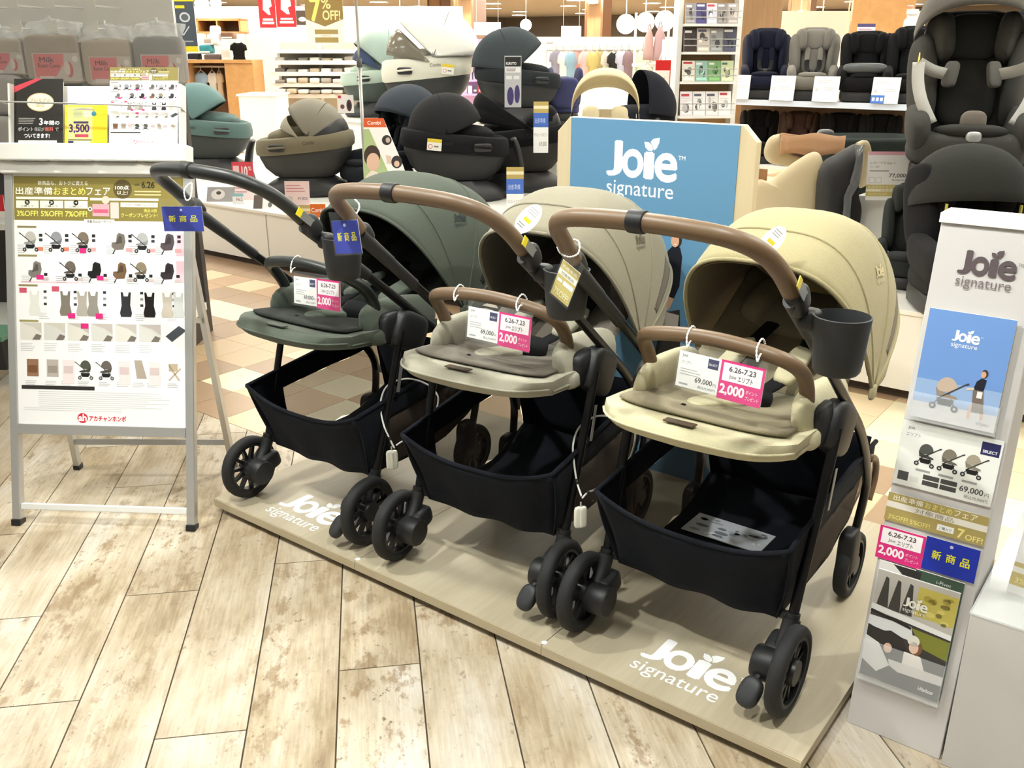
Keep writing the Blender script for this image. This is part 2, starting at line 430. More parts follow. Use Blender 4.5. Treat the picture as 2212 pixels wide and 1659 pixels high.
for i in range(9):
    for j in range(8):
        x = -32 + i * 3.9; y = 16.5 + j * 3.5
        t = thing('downlight', 'round warm downlight in the distant ceiling', 'downlight', (x + (j % 2) * 1.2, y, 3.25), group='round downlights in the far ceiling')
        for me in (dm, rm):
            o = bpy.data.objects.new(me.name, me); COL.objects.link(o); o.parent = t
# spotlights above the stroller display
for k, (x, y, w) in enumerate([(-3.2, .9, 1.0), (-1.6, .5, .9), (-.2, .9, .8), (-2.4, 3.4, .8), (.6, 3.2, .7)]):
    t = thing('ceiling_spotlight', 'adjustable ceiling spotlight aimed at the stroller display', 'spotlight', (x, y, 3.25), group='spotlights above the stroller display')
    MB().lathe([(.05, 0), (.07, -.02), (.07, -.12), (.06, -.12), (.06, -.03), (0, -.03)], n=18).build('can', M_TRIMW, t, True)
    ld = bpy.data.lights.new('spot', 'SPOT'); ld.energy = SPOT_W * w; ld.spot_size = 1.5; ld.spot_blend = .8; ld.shadow_soft_size = .055; ld.color = (.98, 1, .94)
    lo = bpy.data.objects.new('bulb', ld); COL.objects.link(lo); lo.parent = t; lo.location = (0, 0, -.13)
    aim = Vector((-1.5, 2.1, .3)) - Vector((x, y, 3.12)); lo.rotation_euler = aim.to_track_quat('-Z', 'Y').to_euler()
# ---------------------------------------------------------------- display platform
M_OAK = wood('pale_oak', (172, 160, 136), (204, 194, 170), 'Y', 5); M_OAKX = wood('pale_oak_edge', (180, 166, 138), (206, 194, 168), 'X', 5)
ZP = .05; PU0, PU1, PF, PB = -2.556, -.476, 1.662, 2.86
plat = thing('display_platform', 'low pale oak display platform under the three strollers', 'platform', (PU0, PF, 0))
SW = (PU1 - PU0) / 3
for k in range(3):
    o = MB().box(.0008, SW - .0008, 0, PB - PF, .021, ZP).build('board', M_OAK, plat, bevel=.0015); o.location = (k * SW, 0, 0)
    e = MB().box(.0008, SW - .0008, -.003, -.0002, .0215, ZP - .002).build('edge_band', M_OAKX, o)
MB().box(.06, PU1 - PU0 - .06, .06, PB - PF - .06, 0, .021).build('plinth_base', mat('black_base', (24, 22, 20), .8), plat)
for k in (1, 2): MB().lathe([(0, .0), (.008, 0), (.008, .0012), (0, .0015)], Matrix.Translation((k * SW, .012, ZP)), 12).build('corner_stud', M_TRIMW, plat)
pk = Ink(); G = (244, 244, 246)
logo(pk, .212, .105, .25, G); pk.build(plat, 'logo_print', ZP); pk = Ink(); logo(pk, 1.612, .118, .24, G); pk.build(plat, 'logo_print', ZP)
# ---------------------------------------------------------------- blue logo board behind the strollers
M_BOARDW = wood('board_beech', (206, 188, 152), (226, 210, 178), 'Z', 5)
bx0, bx1, bzt = -1.915, -1.172, 1.285
bd = thing('logo_board', 'tall blue and pale wood board with white logo lettering behind the strollers', 'sign board', ((bx0 + bx1) / 2, 2.78, ZP))
hw = (bx1 - bx0) / 2; ch = .05; H_ = bzt - ZP
poly = [(-hw, 0), (hw, 0), (hw, H_ - ch), (hw - ch, H_), (-hw + ch, H_), (-hw, H_ - ch)]
Mx = Matrix(((1, 0, 0, 0), (0, 0, 1, 0), (0, 1, 0, 0), (0, 0, 0, 1)))
MB().prism(poly, 0, .035).xf(Mx).build('panel', M_BOARDW, bd, bevel=.002)
M_BLUE = mat('blue_film', (94, 142, 178), .5, bump=.03, scale=300)
MB().box(-hw + .058, hw - .058, -.003, -.0005, .0, H_ - .002).build('blue_face', M_BLUE, bd)
MB().box(-hw + .1, hw - .1, .035, .3, 0, .02).build('foot', M_BOARDW, bd)
ip = Ink(); logo(ip, -.16, 1.05, .265, (248, 250, 252))
BMX = Matrix.Translation((0, -.003, 0)) @ Matrix(((1, 0, 0, 0), (0, 0, -1, 0), (0, 1, 0, 0), (0, 0, 0, 1)))
ip.build(bd, 'logo_print', M=BMX); ip = Ink()
# the printed woman walking with a bag, on the lower half of the board
SK = (214, 168, 140)
ip.ell(.098, .855, .019, .026, (52, 38, 34)); ip.ell(.092, .852, .015, .021, SK, 2); ip.poly([(.085, .842), (.095, .838), (.1, .843)], (240, 232, 226), 3)
ip.poly([(.066, .815), (.085, .835), (.112, .832), (.122, .80), (.118, .70), (.10, .655), (.072, .66), (.062, .74)], (26, 28, 38))
ip.poly([(.075, .66), (.1, .655), (.085, .615), (.064, .60)], SK, 2)
ip.poly([(.062, .60), (.125, .62), (.14, .43), (.13, .28), (.03, .28), (.04, .45)], (58, 54, 52)); ip.poly([(.056, .53), (.12, .54), (.124, .60), (.062, .605)], (196, 186, 178), 2)
ip.line((.098, .28), (.105, .12), .022, SK); ip.line((.05, .28), (.035, .12), .022, SK)
ip.v = [(x + .022, y, z) for x, y, z in ip.v]
ip.build(bd, 'figure_print', M=BMX)
# ---------------------------------------------------------------- long white display cabinet (plinth) with lower dark kick
ZC = .42; CV = 4.22
M_KICK = mat('kick_dark', (60, 48, 38), .7)
for k in range(6):
    x0 = -9.3 + k * 1.935; x1 = x0 + 1.93
    side = ['farthest left, behind the hanging packs', 'left, beside the advertising stand', 'behind the dark green stroller', 'behind the greige stroller', 'behind the beige stroller', 'right, behind the leaning brochure stand'][k]
    t = thing('display_cabinet', 'low white laminate display cabinet, ' + side, 'cabinet', (x0, CV, 0), group='white cabinets carrying the car seats')
    MB().box(.05, 1.88, .04, 2.3, 0, .045).build('kick', M_KICK, t)
    MB().box(0, 1.93, .02, 2.4, .045, ZC - .02).build('body', M_WHITE, t)
    for j in (0, 1):
        d = MB().box(.004 + j * .965, .961 + j * .965, 0, .018, .048, ZC - .022).build('door', M_WHITE, t, bevel=.001)
        MB().box(.9 + j * .1, .906 + j * .1, -.004, 0, .2, .24).build('catch', M_ALU, d)
    MB().box(0, 1.93, -.012, 2.41, ZC - .02, ZC).build('top', M_WHITE, t, bevel=.002)
# ================================================================ the three strollers
M_TUBE = mat('black_anodised', (19, 18, 18), .35, metal=.3); M_PLB = mat('moulded_black', (24, 24, 26), .5, bump=.05, scale=700)
M_TYRE = mat('tyre_rubber', (28, 28, 29), .75, bump=.15, scale=240); M_RIM = mat('rim_black', (22, 22, 23), .4)
M_BASK = fabric('basket_fabric', (22, 25, 33), .25); M_STRAP = fabric('black_webbing', (22, 22, 24), .2)
M_CUP = mat('cup_black', (37, 39, 41), .55, bump=.05, scale=500)
def mesh_cloth(name, col, a):
    m, nt, b = nodes(name); b.inputs['Base Color'].default_value = rgb(*col); b.inputs['Roughness'].default_value = .9; b.inputs['Alpha'].default_value = a
    MATS[name] = m; return m
M_NET = mesh_cloth('basket_net', (84, 72, 62), .55)
CAN = dict(py=.547, pz=.618, w=.241, hf=.45, hm=.44, hb=.44, a0=127, a1=27, n=3.1)
def rib(u, k=1.0, n=36, t0=0.0, t1=1.0, wk=1.0):
    c = CAN; h = (c['hf'] * (1 - u) * (1 - 2 * u) + 4 * c['hm'] * u * (1 - u) + c['hb'] * u * (2 * u - 1)) * k
    a = math.radians(c['a0'] + (c['a1'] - c['a0']) * u); out = []
    for i in range(n + 1):
        t = PI * (t0 + (t1 - t0) * i / n); cs, sn = math.cos(t), math.sin(t)
        x = c['w'] * wk * math.copysign(abs(cs) ** (2 / c['n']), cs); r = h * abs(sn) ** (2 / c['n'])
        out.append(Vector((x, c['py'] + r * math.cos(a), c['pz'] + r * math.sin(a))))
    return out
def wheel(name, parent, x, y, R, side):
    w = MB()
    M = Matrix.Translation((x, y, R)) @ Matrix.Rotation(PI / 2, 4, 'Y')
    hw = .019; prof = [(R * .76, -hw * .8), (R * .84, -hw), (R * .94, -hw * .9), (R * .99, -hw * .5), (R, 0), (R * .99, hw * .5), (R * .94, hw * .9), (R * .84, hw), (R * .76, hw * .8), (R * .76, -hw * .8)]
    rings = [[M @ Vector((r * math.cos(2 * PI * j / 40), r * math.sin(2 * PI * j / 40), z)) for j in range(40)] for r, z in prof]
    w.loft(rings, (False, False))
    tyre = w.build('wheel', M_TYRE, parent, True)
    r = MB(); pr = [(R * .70, -.016), (R * .77, -.016), (R * .77, .016), (R * .70, .016), (R * .70, -.016)]
    r.loft([[M @ Vector((a * math.cos(2 * PI * j / 32), a * math.sin(2 * PI * j / 32), z)) for j in range(32)] for a, z in pr], (False, False))
    r.lathe([(0, -.02), (R * .28, -.02), (R * .3, -.012), (R * .3, .012), (R * .28, .02), (0, .02)], M, 20)
    r.build('rim', M_RIM, tyre, True, auto=.6)
    for k in range(11):
        a = 2 * PI * k / 11
        s = MB().add([M @ Vector((rr * math.cos(a + dd / rr), rr * math.sin(a + dd / rr), z)) for z in (-.007, .007) for rr, dd in ((R * .27, -.007), (R * .27, .007), (R * .72, .0045), (R * .72, -.0045))],
                     [(0, 1, 2, 3), (7, 6, 5, 4), (0, 4, 5, 1), (1, 5, 6, 2), (2, 6, 7, 3), (3, 7, 4, 0)])
        s.build('spoke', M_RIM, tyre)
    return tyre
def stroller(label, O, cf, cl, cpad, cleather, canin, rzj=0):
    name = label.split()[0]
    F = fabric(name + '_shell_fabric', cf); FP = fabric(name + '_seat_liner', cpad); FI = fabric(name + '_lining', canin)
    L = mat(name + '_leather', cleather, .42, bump=.05, scale=500); FL = fabric(name + '_seat_fabric', cl)
    r = thing('stroller', label, 'stroller', O, rzj)
    for s in (-1, 1):
        wheel('wheel', r, .279 * s, 0, .109, s); wheel('wheel', r, .235 * s, .585, .095, s)
        b = MB()
        Mx_ = Matrix.Translation((.228 * s, .0, .105)) @ Matrix.Rotation(PI / 2, 4, 'Y')
        b.lathe([(0, -.03), (.038, -.03), (.042, -.024), (.042, .024), (.038, .03), (0, .03)], Mx_, 22)
        b.cush((.232 * s, .045, .125), (.05, .085, .06), (.25, 0, 0), .5, .5)
        b.tube([(.247 * s, .015, .12), (.251 * s, .05, .165), (.252 * s, .068, .2)], .021, 12, 4)
        b.build('wheel_bracket', M_PLB, r, True, auto=.7)
        MB().tube([(.252 * s, .058, .165), (.253 * s, .072, .215)], .0165, 14).build('leg_collar', M_PLB, r, True, auto=.6)
        MB().tube([(.252 * s, .066, .19), (.262 * s, .205, .64)], .0125, 14, sq=(1, .85)).build('rear_leg', M_TUBE, r, True, auto=.6)
        fb = MB().cush((.235 * s, .55, .15), (.05, .075, .14), (0, 0, 0), .5, .5); fb.build('front_fork', M_PLB, r, True)
        MB().tube([(.245 * s, -.105, .985), (.25 * s, .12, .805), (.254 * s, .28, .675), (.256 * s, .42, .56), (.252 * s, .53, .44), (.246 * s, .60, .33), (.238 * s, .585, .20)], [.0125, .0125, .0135, .014, .0145, .0145, .0145], 14, 5, sq=(.8, 1.1)).build('side_tube', M_TUBE, r, True)
        sl = MB().tube([(.243 * s, -.14, 1.012), (.246 * s, -.02, .917)], [.0185, .0165], 14, sq=(.85, 1.1))
        sl.cush((.25 * s, -.118, 1.006), (.036, .055, .062), (.6, 0, 0), .6, .6)
        sl.build('handle_joint', M_PLB, r, True, auto=.7)
        MB().tube([(.246 * s, -.035, .929), (.25 * s, .085, .833)], .0155, 14, sq=(.85, 1.1)).build('slide_sleeve', M_PLB, r, True, auto=.6)
        h = MB().cush((.245 * s, .255, .62), (.06, .15, .13), (-.5, 0, 0), .55, .6); h.cush((.225 * s, .2, .645), (.05, .11, .10), (0, 0, 0), .6, .6)
        h.build('hub', M_PLB, r, True)
        MB().tube([(.2 * s, .172, .60), (.199 * s, .168, .66), (.198 * s, .163, .705)], [.022, .019, .0165], 12, 3).build('bumper_mount', M_PLB, r, True)
        # canopy pivots
        MB().cush((.242 * s, .545, .622), (.016, .045, .04), (0, 0, 0), .6, .8).build('canopy_hinge', F, r, True)
    MB().cush((.218, -.07, .065), (.055, .075, .03), (.9, 0, -.3), .6, .8).build('brake_pedal', M_CUP, r, True); MB().tube([(.225, -.03, .095), (.22, -.055, .085)], .009, 8).build('pedal_arm', M_PLB, r)
    # warning label on the right joint
    MB().cbox((.266, -.145, 1.03), (.002, .075, .022), Matrix.Rotation(-.67, 3, 'X')).build('sticker', mat('sticker_grey', (120, 120, 118), .4), r)
    MB().cbox((.2668, -.172, 1.052), (.0022, .018, .022), Matrix.Rotation(-.67, 3, 'X')).build('sticker', mat('sticker_yellow', (228, 206, 40), .4), r)
    MB().cbox((.276, .175, .50), (.0015, .014, .10), Matrix.Rotation(-.25, 3, 'X')).build('sticker', mat('sticker_grey', (120, 120, 118), .4), r)
    hp = [(.242, -.14, 1.025), (.236, -.185, 1.068), (.222, -.235, 1.108), (.19, -.272, 1.134), (.13, -.293, 1.148), (0, -.305, 1.155)]
    MB().tube(hp + [(-x, y, z) for x, y, z in hp[-2::-1]], .0185, 16, 5).build('handle', L, r, True)
    c = MB(); M = Matrix.Translation((.0, -.305, 1.155)) @ Matrix.Rotation(PI / 2, 4, 'Y')
    c.lathe([(.019, -.017), (.0215, -.016), (.0225, -.012), (.0225, .012), (.0215, .016), (.019, .017)], M, 20)
    c.build('handle_collar', M_PLB, r, True, auto=.6)
    bp = [(.198, .163, .705), (.199, .145, .745), (.196, .116, .783), (.178, .082, .812), (.14, .064, .828), (.07, .054, .84), (0, .051, .844)]
    MB().tube(bp + [(-x, y, z) for x, y, z in bp[-2::-1]], .0175, 16, 5).build('bumper_bar', L, r, True)
    # basket: rear wall with flared rim, floor, closed front, net sides with solid borders
    def rim_z(x): return .36 + .05 * (abs(x) / .25) ** 2.6
    g = []
    for i in range(9):
        t = i / 8; row = []
        for j in range(25):
            x = -1 + 2 * j / 24; zr = rim_z(x * .25); zb = .182 - .008 * math.cos(x * PI * .5)
            hwid = .214 + (.25 - .214) * (t ** 1.3)
            y = .078 - .078 * t ** 1.5 - .018 * math.sin(t * PI) * math.cos(x * PI / 2) + .004 * math.sin(x * 9) * (1 - t)
            row.append((x * hwid, y, zb + (zr - zb) * t + .004 * math.sin(x * 7 + 1) * (1 - t)))
        g.append(row)
    bk = MB().sheet(g, .004); bk.tube([(x * .25 / 12, .0, rim_z(x * .25 / 12)) for x in range(-12, 13)], .006, 8)
    bk.build('basket_rear', M_BASK, r, True)
    def side(y, q, s):
        zt = .41 + .05 * min(1, y / .4); zb = .182 + max(0, y - .45) * .35
        return Vector((s * (.214 + (.25 - .214) * q + .01 * math.sin(q * PI)), y + (1 - q) * max(0, .075 - y * .5), zb + (zt - zb) * q))
    for s in (-1, 1):
        MB().sheet([[side(.15 * i / 5, j / 8, s) for j in range(9)] for i in range(6)], .004).build('basket_side', M_BASK, r, True)
        MB().sheet([[side(.15 + .47 * i / 12, .72 + .28 * j / 3, s) for j in range(4)] for i in range(13)], .004).build('basket_border', M_BASK, r, True)
        MB().sheet([[side(.15 + .47 * i / 12, .72 * j / 6, s) + Vector((.004 * math.sin(i * 1.9 + j), 0, .003 * math.sin(i * 2.3))) for j in range(7)] for i in range(13)], .0015).build('basket_net', M_NET, r, True)
        MB().tube([side(.62 * i / 14, 1, s) for i in range(15)], .0065, 8).build('basket_rim', M_BASK, r, True)
        MB().bar((s * .25, .072, .2), (s * .215, .085, .195), .012, .02).build('basket_clip', M_PLB, r)
        MB().tube([(s * .25, .575, .43), (s * .252, .635, .40), (s * .252, .655, .34), (s * .25, .63, .28)], .0095, 10, 4).build('carry_grip', L, r, True)
    MB().sheet([[((-1 + 2 * j / 10) * .214, .078 + .54 * i / 8, .182 + max(0, .078 + .54 * i / 8 - .45) * .35 - .006 * math.sin(i * .4 * PI / 3)) for j in range(11)] for i in range(9)], .003).build('basket_floor', M_BASK, r, True)
    MB().sheet([[((-1 + 2 * j / 10) * (.214 + .03 * i / 6), .618 - .02 * (i / 6) + .006 * math.sin(j), .24 + .24 * i / 6) for j in range(11)] for i in range(7)], .004).build('basket_front', M_BASK, r, True)
    # seat: footrest tongue and pan
    def seat_pt(a, t, lift=0):
        # a: -1..1 across, t: 0 front edge .. 1 under the backrest
        wd = .238 - .012 * t
        y = -.072 + .085 * abs(a) ** 5 * (1 - t) + .49 * t
        z = .666 - .050 * t ** .9 - .014 * (1 - abs(a) ** 2) * t + lift - .006 * (abs(a) ** 5) * (1 - t)
        return Vector((a * wd, y, z))
    NA = 24
    g = [[seat_pt(-1 + 2 * j / NA, i / 12) for j in range(NA + 1)] for i in range(13)]
    base = MB(); top = [[p + Vector((0, 0, .006 * math.sin(min(1, i / 3) * PI / 2))) for p in row] for i, row in enumerate(g)]
    bot = [[Vector((p.x * (.97 if i else .98), p.y + .008, p.z - .040 - .008 * (1 - abs(p.x) / .24))) for p in row] for i, row in enumerate(g)]
    rings = []
    for j in range(NA + 1):
        # section through the cushion at one place across its width, rounded nose
        tp = [top[i][j] for i in range(13)]; bt = [bot[i][j] for i in range(12, -1, -1)]
        nose = (tp[0] + bt[-1]) / 2 + Vector((0, -.017, 0))
        rings.append(tp + bt + [nose])
    base.loft(rings)
    seat = base.build('seat', FL, r, True, auto=1.2)
    MB().tube([bot[0][j] * .35 + top[0][j] * .65 + Vector((0, -.0165, -.004)) for j in range(NA + 1)], .003, 6).build('piping', FL, seat, True)
    MB().tube([top[i][j] * .3 + bot[i][j] * .7 + Vector((.003 * (1 if j else -1), 0, 0)) for i, j in [(k, NA) for k in range(12, -1, -1)]], .003, 6).build('piping', FL, seat, True)
    lin_ = [[seat_pt((-.88 + 1.76 * j / 20), .15 + .10 * abs(-1 + j / 10) ** 2 * 0 + (.80 - .0) * i / 12 - .035 * abs(-1 + j / 10) ** 4 * (1 - i / 12), .0095) for j in range(21)] for i in range(13)]
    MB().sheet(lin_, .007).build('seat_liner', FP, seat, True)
    MB().cbox(seat_pt(-.04, .045, .009), (.075, .026, .004), Matrix.Rotation(-.08, 3, 'X')).build('leather_patch', mat(name + '_patch', tuple(int(v * .8) for v in cleather) if cleather[0] > 60 else (70, 80, 72), .5), seat, bevel=.002)
    for s in (-1, 1):
        MB().cush((.202 * s, .26, .662), (.05, .34, .13), (-.1, -.2 * s, 0), .75, .7).build('side_bolster', FL, r, True)
        MB().cush((.218 * s, .165, .625), (.05, .12, .05), (0, 0, 0), .6, .6).build('seat_corner', FL, r, True)
    # reclined backrest, headrest and side walls inside the hood
    g = []
    for i in range(13):
        t = i / 12; row = []
        for j in range(17):
            a = -1 + 2 * j / 16
            row.append(Vector((a * (.205 + .005 * t), .40 + .40 * t - .03 * a * a * t, .60 + .17 * t + .07 * abs(a) ** 2.5 * (.6 + t * .4))))
        g.append(row)
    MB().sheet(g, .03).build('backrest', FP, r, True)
    MB().cush((0, .68, .755), (.28, .20, .05), (.40, 0, 0), .6, .6).build('headrest', FP, r, True)
    for s in (-1, 1):
        MB().cush((.12 * s, .68, .775), (.07, .18, .09), (.40, 0, .15 * s), .6, .6).build('head_wing', FP, r, True)
        sp = MB(); sp.tube([(.06 * s, .60, .74), (.075 * s, .46, .70), (.07 * s, .32, .675), (.05 * s, .24, .665)], .014, 8, 4, sq=(1.6, .5)); sp.build('harness_strap', M_STRAP, r, True)
        MB().cush((.078 * s, .40, .70), (.055, .18, .03), (.22, .25 * s, .08 * s), .5, .5).build('shoulder_pad', FL, r, True)
    MB().cush((-.02, .16, .652), (.055, .14, .028), (.05, .1, -.75), .5, .5).build('crotch_pad', FL, r, True)
    MB().cush((.045, .235, .662), (.09, .07, .05), (.2, .2, .5), .6, .6).build('buckle', M_STRAP, r, True)
    MB().tube([(-.05, .1, .652), (-.075, .075, .652), (-.06, .07, .65)], .012, 8, 3, sq=(1.4, .5)).build('crotch_strap', M_STRAP, r, True)
    # hood: panels between the bows, seams, front visor lip
    n_u = 28; g = []; SE = (0, .17, .56, 1.0)
    def bul(u):
        for lo, hi in zip(SE, SE[1:]):
            if lo <= u <= hi: return 1 + .020 * math.sin((u - lo) / (hi - lo) * PI) * (.4 if lo == 0 else 1)
    for i in range(n_u + 1): g.append(rib(i / n_u, bul(i / n_u), 40))
    hood = MB().sheet(g, .005).build('hood', F, r, True)
    for u in SE: MB().tube(rib(u, 1.004, 40), .0036 if 0 < u < 1 else .0055, 7).build('seam', F, hood, True)
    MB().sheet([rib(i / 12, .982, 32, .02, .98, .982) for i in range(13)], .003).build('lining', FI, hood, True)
    # back of the hood, hanging down behind the head
    a = rib(1.0, 1.0, 40); hb_ = CAN['hb']; g = []
    for i in range(8):
        t = i / 7; row = []
        for p in a:
            q = math.hypot(p.y - CAN['py'], p.z - CAN['pz']) / hb_
            row.append(Vector((p.x * (1 - .05 * t * q), p.y - .035 * t * t * q, p.z - .20 * t * q)))
        g.append(row)
    MB().sheet(g, .005).build('hood_back', F, hood, True)
    MB().sheet([rib(.80 + .13 * i / 5, 1.021, 12, .045, .20) for i in range(6)], .002).build('hood_vent', FI, hood, True)  # darker patch on the right side of the rear hood panel
    return r
def hood_logo(st, col):
    ik = Ink(); logo(ik, -.5, 0, 1.0, col, tm=False)
    Rr = rib(.40, 1.024, 40, .06, .36); c = Rr[16]; right = rib(.47, 1.024, 40, .06, .36)[16] - rib(.33, 1.024, 40, .06, .36)[16]; up_ = Rr[20] - Rr[12]
    M = frame(c + (right.cross(up_)).normalized() * .002, right, up_)
    sc = .062
    ob = ik.build(st, 'hood_logo'); ob.matrix_local = M @ Matrix.Scale(sc, 4); return ob
ST = {}
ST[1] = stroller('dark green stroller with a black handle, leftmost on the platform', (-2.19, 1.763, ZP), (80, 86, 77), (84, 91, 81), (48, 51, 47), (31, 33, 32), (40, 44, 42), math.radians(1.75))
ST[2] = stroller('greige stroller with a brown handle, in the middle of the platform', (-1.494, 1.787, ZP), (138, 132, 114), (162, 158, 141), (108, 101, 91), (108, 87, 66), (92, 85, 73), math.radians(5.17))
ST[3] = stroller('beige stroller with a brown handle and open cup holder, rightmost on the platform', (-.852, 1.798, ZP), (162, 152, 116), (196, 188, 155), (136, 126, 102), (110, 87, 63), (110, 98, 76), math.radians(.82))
hood_logo(ST[1], (34, 40, 36)); hood_logo(ST[2], (92, 84, 66)); hood_logo(ST[3], (210, 196, 150))
def loc_world(k, p): return ST[k].location + Matrix.Rotation(ST[k].rotation_euler.z, 3, 'Z') @ Vector(p)
# cup holders clipped to the right side of each handle
for k, lab in ((1, 'black cup holder clipped to the dark green stroller'), (2, 'black cup holder clipped to the greige stroller'), (3, 'black cup holder with wide open mouth clipped to the beige stroller')):
    c = thing('cup_holder', lab, 'cup holder', loc_world(k, (.325, -.083, .868)), ST[k].rotation_euler.z)
    R_ = .052
    MB().lathe([(0, 0), (R_ * .78, 0), (R_ * .86, .006), (R_ * .92, .03), (R_ * 1.02, .10), (R_ * 1.05, .112), (R_ * .99, .113), (R_ * .95, .10), (R_ * .8, .01), (0, .008)], n=36).build('cup', M_CUP, c, True, auto=.9)
    MB().cush((-.062, .0, .095), (.045, .04, .045), (0, 0, 0), .6, .6).build('clamp', M_PLB, c, True)
lf = Ink(); lf.rect(0, 0, .17, .085, (206, 212, 222))
for i in range(26): lf.ell(random.uniform(.01, .16), random.uniform(.01, .075), random.uniform(.004, .016), random.uniform(.003, .007), random.choice([(150, 156, 168), (236, 240, 246), (120, 124, 136), (180, 190, 206)]), 2, 9)
t = thing('leaflet', 'pale patterned leaflet lying in the beige stroller basket', 'leaflet', M=Matrix.Translation(loc_world(3, (-.165, .33, .1895))) @ Matrix.Scale(1.35, 4)); MB().box(0, .17, 0, .085, -.002, 0).build('paper', mat('paper_white', (246, 245, 243), .5), t); lf.build(t, 'print')
# ================================================================ printed pictures used on posters and cards (flat ink)
def pic_stroller(p, x, y, s, col, frame_=(40, 40, 42), l=3, flip=1):
    q = lambda a, b: (x + a * s * flip, y + b * s)
    p.poly([q(.02 + .26 * math.cos(t), .62 + .3 * math.sin(t)) for t in [i * PI / 8 for i in range(9)]] + [q(-.1, .52), q(.2, .5)], col, l)
    p.poly([q(-.25, .42), q(.2, .52), q(.3, .62), q(.24, .38), q(-.1, .34), q(-.3, .36)], tuple(int(v * .8) for v in col), l + 1)
    p.poly([q(-.22, .32), q(.24, .32), q(.16, .14), q(-.16, .14)], (26, 26, 28), l)
    p.line(q(-.42, .8), q(.2, .3), .035 * s, frame_, l + 1); p.line(q(-.42, .8), q(-.5, .84), .045 * s, frame_, l + 1)
    p.line(q(-.05, .5), q(-.26, .1), .03 * s, frame_, l); p.line(q(.15, .35), q(.3, .1), .03 * s, frame_, l)
    for a in (-.26, .3): p.ell(*q(a, .09), .09 * s, .09 * s, frame_, l + 1, 14); p.ell(*q(a, .09), .04 * s, .04 * s, (190, 190, 190), l + 2, 10)
def pic_seat(p, x, y, s, col, l=3, flip=1):
    q = lambda a, b: (x + a * s * flip, y + b * s)
    p.poly([q(.0, .9), q(.25, .82), q(.3, .5), q(.2, .15), q(-.2, .12), q(-.36, .28), q(-.34, .46), q(-.14, .48), q(-.1, .8)], col, l)
    p.poly([q(.02, .78), q(.14, .72), q(.14, .45), q(-.2, .38), q(-.1, .52)], tuple(int(v * .7) for v in col), l + 1)
    p.line(q(-.2, .12), q(-.3, -.06), .05 * s, (40, 40, 40), l)
def pic_carrier(p, x, y, s, col, l=3):
    q = lambda a, b: (x + a * s, y + b * s)
    p.poly([q(-.2, 1), q(-.12, 1), q(-.08, .84), q(.08, .84), q(.12, 1), q(.2, 1), q(.17, .5), q(.24, .2), q(.2, .05), q(-.2, .05), q(-.24, .2), q(-.17, .5)], col, l)
def grey_lines(p, x, y, w, n, dy, col=(176, 174, 172), l=2, h=.0016):
    for i in range(n): p.rect(x, y - i * dy, w * random.uniform(.7, 1), h, col, l)
